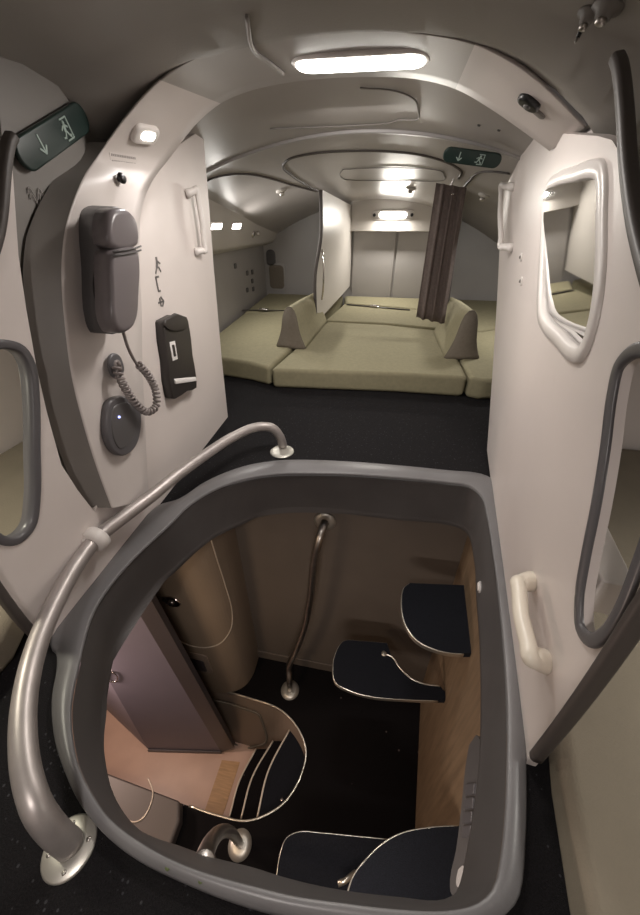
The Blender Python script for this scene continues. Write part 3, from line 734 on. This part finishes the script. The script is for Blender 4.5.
# partitions with dark edge strip and chrome loop handle
PY = 3.2
def partition(fx, top, bot, back_x, y_top, lb, loop, grp=None, side=1):
    """panel from front edge (px top/bottom at depth 2.42) to the back wall"""
    T = ony(top[0], top[1], PY); B = ony(bot[0], bot[1], PY)
    midf = cr([B, T.lerp(B, .6)+V((fx, 0, 0)), T.lerp(B, .3)+V((-fx*.8, 0, 0)), T], 6, False)
    m = MB(); rows = []
    for s in [i/8 for i in range(9)]:
        bx = back_x
        rows.append([V((p.x*(1-s)+bx*s, PY+(4.45-PY)*s, max(.02, p.z if s == 0 else p.z*(1-s)+s*(p.z*.8+.17)))) for p in midf])
    mm = MB(); A = [[p-V((.012, 0, 0)) for p in r] for r in rows]; Bq = [[p+V((.012, 0, 0)) for p in r] for r in rows]
    loft(mm, A, False); loft(mm, Bq, False)
    e = MB(); sweep(e, [p-V((0, .008, 0)) for p in midf], rrect(.026, .02, .006), V((0, 1, 0)))
    l = MB(); tube(l, cr([V((ony(x, y, PY).x, PY+dy, ony(x, y, PY).z)) for x, y, dy in loop], 6, False), .008, 10)
    return mm, e, l
TL = partition(-.02, (321, 190), (316, 322), -.50, 1.17, '', [(321, 250, .03), (323, 255, .0), (323, 290, .0), (321, 300, .03)])
# left panel extends to the mattress
thing('bunk_partition', 'white bunk divider with dark wavy front edge strip, left of the centre bunk', 'partition', [('panel', TL[0], FASC, {}), ('edge_strip', TL[1], SEAL, {}), ('loop_handle', TL[2], CHROME, {})])
TR = partition(.0, (464, 186), (444, 326), .60, 1.17, '', [(454, 250, .03), (452, 255, .0), (449, 292, .0), (448, 300, .03)])
thing('bunk_partition', 'white bunk divider with dark front edge, behind the hanging curtain', 'partition', [('panel', TR[0], FASC, {}), ('edge_strip', TR[1], SEAL, {}), ('loop_handle', TR[2], CHROME, {})])
# curtain
rows = []; K = 60
for j in range(15):
    t = j/14; L0 = ony(436+(416-436)*t, 183+(317-183)*t, 3.0); R0 = ony(466+(444-466)*t, 188+(323-188)*t, 3.0)
    r = []
    for k in range(K):
        s = k/K*2
        fwd = s <= 1; u = s if fwd else 2-s
        p = L0.lerp(R0, u)
        fold = .016*math.sin(u*math.pi*6+.5*math.sin(t*3)) + .007*math.sin(u*math.pi*13+1)
        p = p + V((0, (fold-.02) if fwd else (fold+.012), .004*math.sin(u*20)*(t > .9)))
        r.append(p)
    rows.append(r)
m1 = MB(); loft(m1, rows, True, (True, True))
m2 = MB(); tube(m2, cr([ony(x, y, 3.0) for x, y in ((450, 188), (453, 180), (457, 174), (460, 169))], 4, False), .008, 10)
m3 = MB(); lathe(m3, ony(453, 194, 2.96), V((0, -1, 0)), [(.006, 0), (.005, .004)], 10)
tieA = ony(429, 257, 2.34); tieB = ony(452, 262, 2.34)
thing('curtain', 'gathered dark brown curtain hanging at the right of the centre bunk', 'curtain', [('drape', m1, CURT, {}), ('hanger', m2, CHROME, {'label': 'chrome hanger'}), ('snap_stud', m3, CHROME, {})])

# dark tracks on the bunk ceiling
def track(pts, lb, r=.007, mt=SEAL, tree=bunkb, nm='ceiling_track'):
    P = []
    for x, y in pts:
        q = hit(tree, x, y) if tree.ray_cast(EYE, ray(x, y).normalized())[0] is not None else None
        if q: P.append(q[0]+q[1]*.003)
    m = MB(); sweep(m, cr(P, 6, False), rrect(r*2, r*1.3, r*.4, 3), None); single(nm, lb, 'trim', m, mt)
track([(318, 191), (305, 184), (290, 174), (283, 166), (290, 158), (312, 153), (345, 150.5), (385, 150.5), (420, 154), (448, 162), (461, 170), (459, 178)], 'dark arched ceiling track over the centre bunk opening')
track([(205, 181), (215, 177), (232, 174), (250, 174), (270, 178), (290, 184), (316, 191)], 'dark arched ceiling track over the left bunk opening')
track([(464, 187), (470, 180), (480, 172), (492, 171), (510, 173)], 'dark arched ceiling track over the right bunk opening')
track([(343, 169), (370, 167.5), (420, 168), (441, 170.5), (444, 174), (443, 180), (400, 180), (360, 180), (345, 179), (340, 174), (343, 169)], 'thin grey outline of the access panel in the centre bunk ceiling', .003, VALLEY)
# light rib across
P = [V((x, 2.30, 1.357-.2*(x+.23)**2)) for x in [-1.3+i*.08 for i in range(31)]]
m = MB(); sweep(m, P, rrect(.03, .018, .005), V((0, 0, 1))); struct('trim_6', m, BUNKW)
# raised panel outline on the vestibule ceiling
track([(270, 128), (300, 127), (350, 125), (390, 122), (400, 119), (416, 119), (418, 108), (414, 98), (395, 90), (360, 87)], 'faint raised outline of the ceiling panel just behind the arch', .003, VALLEY, vestb, 'panel_outline')
for (x, y), lb in (((479, 125), 'left of two tiny dark ceiling screws near the mirror side'), ((499, 130), 'right of two tiny dark ceiling screws near the mirror side')):
    p, n = hit(vestb, x, y); m = MB(); lathe(m, p, n, [(.007, 0), (.006, .004), (.002, .005)], 10); single('ceiling_screw', lb, 'screw', m, PHONED)
# exit sign over the right bunk
tr = vestb if vestb.ray_cast(EYE, ray(471, 157).normalized())[0] is not None else bunkb
p, n = hit(bunkb, 471, 157.5) if tr is bunkb else hit(tr, 471, 157.5)
q = hit(tr, 490, 161)[0]
fr = frame_at(p+n*.012, n, q-p)
fr = frame_at(ony(472, 157.5, 2.25), V((0, -.85, -.5)), ony(492, 161, 2.25)-ony(452, 154, 2.25))
exit_sign(fr, .27, .06, 'dark green oblong exit sign on the ceiling above the curtain')
# detectors and reading spots on bunk ceilings
for (x, y), lb in (((281, 190), 'small round detector on the left bunk ceiling'), ((411, 188), 'small silver fitting on the centre bunk ceiling'), ((484, 195), 'small silver spot on the right bunk ceiling')):
    p, n = hit(bunkb, x, y); m1 = MB(); lathe(m1, p, n, [(.04, -.002), (.04, .008), (.02, .016)]); m2 = MB(); lathe(m2, p+n*.014, n, [(.018, 0), (.016, .02), (.006, .024)])
    thing('detector' if 'detector' in lb else 'bunk_ceiling_spot', lb, 'detector' if 'detector' in lb else 'ceiling fitting', [('base', m1, FASC, {}), ('sensor', m2, METAL, {})])

# ------------------------------------------------------------ side berths near the camera and shell behind
wallbox('wall_outer_left', -1.76, -1.72, -1.3, 2.36, -.03, 1.0, WHITE)
wallbox('wall_outer_right', 1.40, 1.44, -1.3, 2.5, -.03, 1.0, WHITE)
wallbox('wall_rear', -1.76, 1.44, -1.34, -1.3, -.03, 1.42, WHITE)
wallbox('wall_berth_left', -1.74, -.955, 1.80, 1.83, 0, 1.32, WHITE)
wallbox('wall_berth_right', .61, 1.42, 1.70, 1.73, 0, 1.32, WHITE)
m = MB(); box(m, (1.33, .7, .47), (.14, 1.9, .02)); struct('trim_7', m, TRIMW, bev=.005)
m = MB(); plate(m, [V((-1.7, -1.25, .0)), V((-.905, -1.25, 0)), V((-.905, .33, 0)), V((-.96, .45, 0)), V((-.97, 1.75, 0)), V((-1.7, 1.75, 0))], [], (0, 0, .11))
for v in m.v: v.z += .003
single('berth_mattress', 'beige mattress of the near left berth behind the handrail', 'mattress', m, BERTHM, bev=.03, seg=5)
def rx(Y): return .40+.128*(Y-.35)
m = MB(); plate(m, [V((rx(-.1)+.030, -1.25, 0)), V((1.38, -1.25, 0)), V((1.38, 1.65, 0)), V((rx(1.65)+.06, 1.65, 0)), V((rx(.5)+.055, .5, 0)), V((rx(.3)+.035, .3, 0)), V((rx(-.1)+.03, -.1, 0))], [], (0, 0, .11))
for v in m.v: v.z += .003
single('berth_mattress', 'beige mattress of the near right berth beside the hatch', 'mattress', m, BERTHM, bev=.03, seg=5)

# grey lining and white ledge seen through the right slot
p = RW.at(610, 566, -.055)
m = MB(); box(m, p+V((.012, .12, -.03)), (.05, .34, .08), Matrix.Rotation(-.127, 3, 'Z')); struct('trim_7', m, TRIMW, bev=.004)
# ------------------------------------------------------------ lower level
ZL = -2.1; ZM = -2.75
hole_px = [(189, 683), (219, 690), (252, 699), (279, 709), (297, 727), (306, 750), (301, 776), (286, 801), (264, 816), (245, 821), (219, 816), (189, 806)]
hp = [onz(x, y, ZL) for x, y in hole_px]; hs = cr(hp, 5, False)
Lx = -2.6
holeL = hs + [V((Lx, .52, ZL)), V((Lx, 1.12, ZL))]
m = MB(); plate(m, [V((-2.7, -.4, ZL)), V((.7, -.4, ZL)), V((.7, 1.5, ZL)), V((-2.7, 1.5, ZL))], [holeL], (0, 0, -.04)); struct('floor.001', m, CARPETL)
m = MB(); sweep(m, hs, rrect(.012, .014, .004), V((0, 0, 1))); single('stairwell_edge_trim', 'thin metal edge trim around the rounded stairwell opening below', 'trim', m, EDGE)
wallbox('floor.002', -2.7, -.2, -.4, 1.5, ZM-.03, ZM, FLOORM)
wallbox('wall_lower_back', -2.7, .75, 1.42, 1.46, ZM, -.30, BROWNW)
m = MB(); quad(m, V((.555, 1.42, ZL)), V((.475, .55, ZL)), V((.475, .55, -.27)), V((.52, 1.42, -.27))); quad(m, V((.475, .55, ZL)), V((.42, -.4, ZL)), V((.42, -.4, -.27)), V((.475, .55, -.27))); struct('wall_lower_right', m, OAK)
wallbox('wall_lower_front', -2.7, .75, -.42, -.38, ZM, -.03, BROWNW)
wallbox('wall_lower_left', -2.72, -2.68, -.4, 1.5, ZM, -.03, BROWNW)
wallbox('ceiling.003', -2.7, -.95, -.4, 1.5, -.30, -.27, BROWNW)
wallbox('ceiling.004', -1.0, .75, -.4, .02, -.30, -.27, BROWNW)
m = MB(); box(m, (-.2, 1.412, ZL+.05), (1.3, .012, .10)); struct('baseboard_back', m, BROWNW, bev=.003)
# underside of the stairwell rim, near side
wallbox('wall_stair_near', -2.6, -.55, .40, .43, ZM, ZL-.04, BROWNW)
# far side panel of the stair well
pa = [hs[i] for i in range(0, len(hs)//2-3)]
bots = [V((p.x, p.y-.12 if p.y > .9 else p.y, ZM)) for p in pa]
m = MB(); loft(m, [[V((-1.30, 1.12, ZL-.01))]+[p-V((0, 0, .01)) for p in pa], [V((-1.3, 1.0, ZM))]+bots], False)
rc = [(211, 701), (217, 701), (248, 710), (258, 714), (262, 722), (266, 742), (258, 746), (243, 748), (232, 742), (214, 709)]
stp = Plane((-.8, 1.09, ZL), V((0, -1, .185)))
stp.s = V((1, 0, 0)); stp.t = stp.n.cross(stp.s);  stp.t = -stp.t if stp.t.z < 0 else stp.t
lp = cr([stp.at(x, y, .004) for x, y in rc], 3)
m2 = MB(); sweep(m2, lp, rrect(.018, .012, .003, 2), stp.n, closed=True)
thing('stair_side_panel', 'tan side panel of the stairwell below with a rounded rectangle outline', 'panel', [('sheet', m, TANP, {'smooth': False}), ('hatch_outline', m2, FABRIC2, {})])
# stairs down
for i, (tp, md, bt, z, ex) in enumerate((((290, 729), (268, 772), (257, 819), -2.26, 0), ((273, 741), (252, 778), (241, 819), -2.42, 0), ((256, 749), (239, 782), (229, 819), -2.58, 0))):
    A, B_, C_ = onz(*tp, z), onz(*md, z), onz(*bt, z)
    cv = cr([A, B_, C_], 8, False)
    xr = -.20
    m1 = MB(); plate(m1, cv+[V((xr, .45, z)), V((xr, 1.02, z))], [], (0, 0, -.155))
    m2 = MB(); sweep(m2, [p+V((0, 0, .001)) for p in cv], rrect(.012, .012, .003), V((0, 0, 1)))
    thing('stair_step', ['top', 'middle', 'lowest'][i]+' of the three black curved steps in the stairwell below', 'step', [('tread', m1, TREAD if i == 0 else CARPETL, {}), ('nosing', m2, LINEM, {'label': 'pale nosing line'})])
m = MB(); lathe(m, onz(282, 800, -2.259), V((0, 0, 1)), [(.012, 0), (.012, .006), (.006, .008)], 14); single('floor_stud', 'tiny pale stud on the top black step near its rim', 'stud', m, CHROME)
m = MB(); plate(m, [onz(*q, ZM+.004) for q in ((222, 760), (240, 762), (222, 818), (203, 816))], [], (0, 0, -.003)); single('threshold_strip', 'oak coloured threshold strip at the foot of the stairs', 'threshold', m, OAKF)
# lavender door and its dark frame
DP = from3((-.98, .90, ZM), (-1.64, .79, ZM), (-1.0, .90, -1), (0, 0, 0))
m = MB(); dpx = [(221, 751), (148, 749), (40, 560), (75, 500), (138, 610)]
plate(m, [DP.at(x, y) for x, y in dpx], [], -DP.n*.03)
m2 = MB(); plate(m2, [DP.at(x, y, .001) for x, y in [(221, 752), (234, 748), (150, 598), (110, 530), (96, 540), (137, 610)]], [], -DP.n*.04)
m3 = MB(); tube(m3, cr([DP.at(x, y, .006) for x, y in ((107, 675), (112, 672), (117, 676), (115, 682), (109, 681))], 4, True), .004, 8, True)
m4 = MB(); plate(m4, [DP.at(x, y, .002) for x, y in [(148, 749), (221, 751), (222, 755), (150, 753)]], [], DP.n*.01)
m5 = MB(); a_, b_ = DP.at(148, 749), V((-2.5, 1.1, ZM)); c2 = DP.at(40, 560); plate(m5, [a_, b_, V((b_.x, b_.y, -.8)), c2], [], (0, .02, 0))
thing('lower_door', 'lavender grey door leaf with dark frame on the deck below', 'door', [('leaf', m, LAV, {}), ('door_frame', m2, DARKF, {}), ('latch_ring', m3, CHROME, {}), ('sill', m4, DARKF, {}), ('return_panel', m5, LAV, {})])
# tan column cabinet
m = MB(); ft = [(-1.36, 1.10), (-1.15, 1.085), (-1.0, 1.09), (-.90, 1.12), (-.83, 1.18), (-.80, 1.26), (-.80, 1.42), (-1.36, 1.42)]
ftp = cr([V((x, y, ZL)) for x, y in ft[:7]], 5, False)+[V((-1.36, 1.42, ZL))]
plate(m, ftp, [], (0, 0, 1.82))
colb = bvh(m)
def oncol(pts, off=.004, n=5, closed=False):
    P = []
    for x, y in pts:
        r = colb.ray_cast(EYE, ray(x, y).normalized())
        if r[0] is None: continue
        nn = r[1] if r[1].dot(ray(x, y)) < 0 else -r[1]; P.append(r[0]+nn*off)
    return cr(P, n, closed)
m2 = MB(); tube(m2, oncol([(151, 592), (160, 612), (170, 632), (185, 643), (205, 647), (220, 643), (230, 630), (232, 615), (225, 585), (217, 560), (211, 540)]), .004, 8)
q = oncol([(171, 600)], .002, 1, False) if False else None
r = colb.ray_cast(EYE, ray(172, 601).normalized()); p, n = (r[0], r[1] if r[1].dot(ray(172, 601)) < 0 else -r[1]) if r[0] is not None else (V((-1.2, 1.08, -1.1)), V((0, -1, 0)))
m3 = MB(); lathe(m3, p, n, [(.05, 0), (.05, .008), (.038, .013), (.034, .004), (.008, .004)], 24, 1.2); m3b = MB(); lathe(m3b, p, n, [(.020, .004), (.018, .018), (.010, .022)], 14)
r = colb.ray_cast(EYE, ray(203, 667).normalized()); p2 = r[0] if r[0] is not None else V((-1.1, 1.08, -1.9)); n2 = V((0, -1, 0)); fr = frame_at(p2, n2, V((1, 0, 0)))
fr.t = V((0, 0, 1))
m4 = MB(); blob(m4, fr, fr.P(-.05, .06), .24, .26, .03, .006); m5 = MB(); blob(m5, fr, fr.P(-.03, .03, .004), .12, .16, .02, .006)
thing('corner_cabinet', 'rounded tan corner cabinet with latch and inset pocket on the level below', 'cabinet', [('body', m, COLM, {'smooth': False}), ('door_outline', m2, LINEM, {'label': 'pale curved door outline'}), ('latch', m3, CHROME, {}, [('latch_button', m3b, METAL, {})]), ('bin_plate', m4, TANP, {}, [('bin_recess', m5, DARKF, {})])])
# low box near left
m = MB(); plate(m, [V((-.96, .0, ZL)), V((-.93, .15, ZL)), V((-.93, .36, ZL)), V((-.97, .44, ZL)), V((-1.9, .50, ZL)), V((-1.9, .0, ZL))], [], (0, 0, .10))
lb_ = bvh(m); pts = [onz(x, y, ZL+.103) for x, y in ((148, 778), (153, 793), (150, 806), (143, 818), (135, 822), (124, 818))]
m2 = MB(); tube(m2, cr(pts, 5, False), .004, 8)
thing('storage_box', 'low dark taupe box with pale curved lid line beside the stairwell opening', 'box', [('body', m, BOXM, {'bev': .02}), ('lid_outline', m2, LINEM, {})])

# curved grab pole below the hatch
pp = [(325, 522, 1.36), (322, 530, 1.31), (319, 540, 1.28), (315, 556, 1.27), (311, 592, 1.27), (305, 625, 1.27), (296, 650, 1.27), (289, 668, 1.27)]
P = [ony(*q) for q in pp]; foot = onz(290, 690, ZL+.005); P += [V((foot.x, foot.y+.01, ZL+.15)), foot]
m = MB(); tube(m, cr(P, 6, False), .023, 18)
m2 = MB(); c_ = ony(325, 521, 1.415); lathe(m2, c_, V((0, -1, 0)), [(.062, -.002), (.062, .006), (.035, .01)], 28)
m3 = MB(); lathe(m3, V((foot.x, foot.y, ZL)), V((0, 0, 1)), [(.072, 0), (.072, .006), (.035, .012)], 28)
thing('grab_pole', 'curved metal grab pole with round flanges on the taupe wall below the hatch', 'pole', [('pole', m, METAL, {}), ('wall_flange', m2, STEEL, {}), ('floor_flange', m3, STEEL, {})])
# short rail at the near side of the hatch
fz = -.62
P = [onz(202, 868, -.245), onz(205, 856, -.32), onz(211, 842, -.55), onz(219, 833, -.9), onz(227, 831, -1.3), onz(234, 835, -1.75), onz(240, 844, ZL)]
m = MB(); tube(m, cr(P, 6, False), .023, 18)
c_ = onz(240, 845, ZL); m2 = MB(); lathe(m2, V((c_.x, c_.y, ZL)), V((0, 0, 1)), [(.07, 0), (.07, .006), (.035, .012)], 28)
m3 = MB(); tube(m3, [onz(203, 866, -.25), onz(202, 869, -.235)], .031, 18)
thing('lower_handrail', 'bent metal handrail end rising from the lower floor at the near rim of the hatch', 'handrail', [('rail', m, METAL, {}), ('collar', m3, METAL, {}), ('floor_flange', m2, STEEL, {})])

# treads of the climbing steps on the right wall
def tread(pts, z, lb, edge_from, edge_to, th=.035):
    """pts px outline on plane z; edge indices get a metal strip"""
    P = [onz(x, y, z) for x, y in pts]
    m = MB(); plate(m, P, [], (0, 0, -th))
    for v in m.v: pass
    e = MB(); seg = P[edge_from:edge_to+1]; sweep(e, [p-V((0, 0, th/2)) for p in seg], rrect(.009, th*.75, .003), V((0, 0, 1)))
    return m, e
def smooth_px(pts, n=5):
    return [(p.x, p.y) for p in cr([V((x, y, 0)) for x, y in pts], n, False)]
t1 = smooth_px([(410, 583), (404, 588), (402, 600), (403, 615), (408, 628), (418, 640), (434, 648), (450, 652), (464, 653)]) + [(476, 653), (484, 586)]
m, e = tread(t1, -.55, '', 0, 40); pk = onz(415, 634, -.545)
thing('climbing_step', 'upper right black D-shaped step with metal edge under the far end of the hatch', 'step', [('pad', m, TREAD, {}), ('edge_trim', e, EDGE, {})])
t2 = smooth_px([(387, 643), (360, 641), (344, 641), (337, 650), (333, 668), (336, 682), (350, 690), (372, 696), (410, 699), (438, 700)]) + [(452, 700), (440, 686)] + smooth_px([(438, 686), (422, 683), (408, 677), (396, 664), (391, 655)])
m, e = tread(t2, -1.15, '', 0, 45)
e2 = MB(); P = [onz(x, y, -1.148) for x, y in smooth_px([(385, 654), (392, 657), (400, 668), (412, 679), (425, 684), (440, 686)])]; tube(e2, P, .005, 8)
k2 = MB(); lathe(k2, onz(384, 654, -1.15), V((0, 0, 1)), [(.016, -.01), (.016, .006), (.008, .01)], 14)
thing('climbing_step', 'second black step with a pale curved inner rail, below the far D-shaped step', 'step', [('pad', m, TREAD, {}), ('edge_trim', e, EDGE, {}), ('inner_rail', e2, EDGE, {}), ('rail_stud', k2, EDGE, {})])
t3 = smooth_px([(340, 915), (348, 893), (354, 876), (371, 855), (386, 842), (404, 833), (430, 828), (460, 826)]) + [(470, 826), (462, 915)]
m, e = tread(t3, -.85, '', 0, 35)
thing('climbing_step', 'near right black rounded step with metal edge at the bottom of the hatch', 'step', [('pad', m, TREAD, {}), ('edge_trim', e, EDGE, {})])
t4 = smooth_px([(274, 915), (277, 875), (281, 852), (287, 838), (300, 832), (318, 833), (350, 836), (390, 840)]) + [(440, 842), (440, 915)]
m, e = tread(t4, -1.45, '', 0, 35)
k4 = MB(); P = [onz(x, y, -1.3) for x, y in ((338, 884), (345, 881), (356, 872))]; tube(k4, P, .010, 10)
thing('climbing_step', 'lower near black step with rounded corner, left of the near right step', 'step', [('pad', m, TREAD, {}), ('edge_trim', e, EDGE, {}), ('bracket', k4, EDGE, {})])

# control panel and oval lights on the right side of the liner
def linpt(x, y):
    r = linb.ray_cast(EYE, ray(x, y).normalized())
    if r[0] is None: r = linb.find_nearest(onz(x, y, -.2))
    n = r[1] if r[1].dot(ray(x, y)) < 0 else -r[1]; return r[0], n
ORW = Plane((.43, .5, -.4), (-1, 0.09, 0)); 
ORW = from3((.475, .9, -.25), (.40, .30, -.25), (.475, .9, -.9), (0, .5, -.4))
m1 = MB(); plate(m1, [ORW.at(x, y, .012) for x, y in smooth_px([(476, 735), (481, 742), (483, 770), (480, 810), (475, 850), (466, 885), (452, 895), (450, 880), (456, 850), (462, 800), (465, 770), (469, 745)], 3)], [], -ORW.n*.02)
btn = []
for k in range(4):
    y0 = 783+k*14; xx = 469-k*1.2
    b = MB(); plate(b, [ORW.at(x, y, .018) for x, y in ((xx-4.5, y0+12), (xx-3.5, y0+1.5), (xx+5, y0), (xx+4, y0+11))], [], -ORW.n*.008); btn.append(('button', b, GREYP, {'bev': .002}))
b = MB(); plate(b, [ORW.at(x, y, .020) for x, y in smooth_px([(462, 865), (466, 867), (466, 876), (463, 885), (457, 887), (456, 880), (458, 869)], 3)], [], -ORW.n*.01)
thing('switch_panel', 'grey switch panel with four buttons and a pale oval lamp, right side of the hatch', 'switch panel', [('plate', m1, RINGD, {})]+btn+[('oval_lamp', b, OVAL, {'bev': .003, 'label': 'pale oval lamp'})])
hl = linpt(475, 586)
fr = frame_at(hl[0], hl[1], V((0, 1, 0))); m1 = MB(); blob(m1, fr, fr.p, .05, .035, .0174, .006); m2 = MB(); blob(m2, fr, fr.p+fr.n*.004, .036, .024, .0119, .006)
thing('courtesy_light', 'small pale oval courtesy light on the hatch liner by the upper black step', 'light', [('bezel', m1, OVAL, {}), ('lens', m2, TRIMW, {})])
# green-yellow dots on rim
for (x, y), lb in (((168, 867), 'left faint green dot on the near hatch rim'), ((201, 880), 'right faint green dot on the near hatch rim')):
    m = MB(); lathe(m, onz(x, y, .028), V((0, 0, 1)), [(.005, -.004), (.005, .001)], 12); single('rim_marker', lb, 'marker', m, mat('dull_green_dot', (.09, .12, .04), .6))

# ------------------------------------------------------------ berth, bunk and deck lamps, and added fill lights
def dome(p, r, lb, mt=LIT):
    m1 = MB(); lathe(m1, V(p), V((0, 0, -1)), [(r, -.01), (r, .012), (r*.9, .016)]); m2 = MB(); lathe(m2, V(p)+V((0, 0, -.012)), V((0, 0, -1)), [(r*.8, 0), (r*.7, .012), (r*.3, .018)])
    thing('dome_light', lb, 'light', [('ring', m1, TRIMW, {}), ('diffuser', m2, mt, {})])
dome((-.2, -.55, 1.375), .09, 'added round ceiling fill light behind the hatch, out of view')
area('rear_fill', V((-.2, -.55, 1.33)), (0, 0, -1), .16, .16, 5.0, (1, .91, .86))  # unseen fill light added behind the camera to brighten the right wall
dome((-1.30, .35, .93), .05, 'round berth light in the left side berth', LITW)
area('left_berth', V((-1.30, .35, .90)), (0, 0, -1), .1, .1, 3.0, (1, .95, .78))
dome((1.05, .4, .735), .05, 'round berth light in the right side berth', LITW)
area('right_berth', V((1.05, .4, .70)), (0, 0, -1), .1, .1, 2.0, (1, .96, .88))
area('vestibule', V((-.2, 1.9, 1.36)), (0, .3, -1), .3, .1, 1.6, (1, .95, .9))  # fill added under the ceiling behind the arch, without a fixture
spill('main_deck_warm', V((-1.9, .62, -1.2)), 17.0, (1, .75, .62), .08)
area('right_bunk_lamp', V((.85, 3.0, .93)), (.1, .3, -1), .17, .04, 3.0, (1, .96, .9))
area('lower_stair_warm', V((-1.25, .15, -.33)), (0, .25, -1), .3, .1, 3.5, (1, .74, .5))  # warm light added above the stairwell, no fixture modelled
area('lower_fill', V((-.15, -.1, -.33)), (0, .35, -1), .4, .15, 3.6, (1, .88, .80))  # fill light added to lift the lower level; no lamp there
w = bpy.data.worlds.new('world'); scene.world = w; w.use_nodes = True
w.node_tree.nodes['Background'].inputs['Color'].default_value = (.5, .48, .46, 1); w.node_tree.nodes['Background'].inputs['Strength'].default_value = .1

scene.view_settings.view_transform = 'Standard'; scene.view_settings.look = 'None'
scene.view_settings.exposure = 1.0; scene.view_settings.gamma = 1; scene.view_settings.use_curve_mapping = False
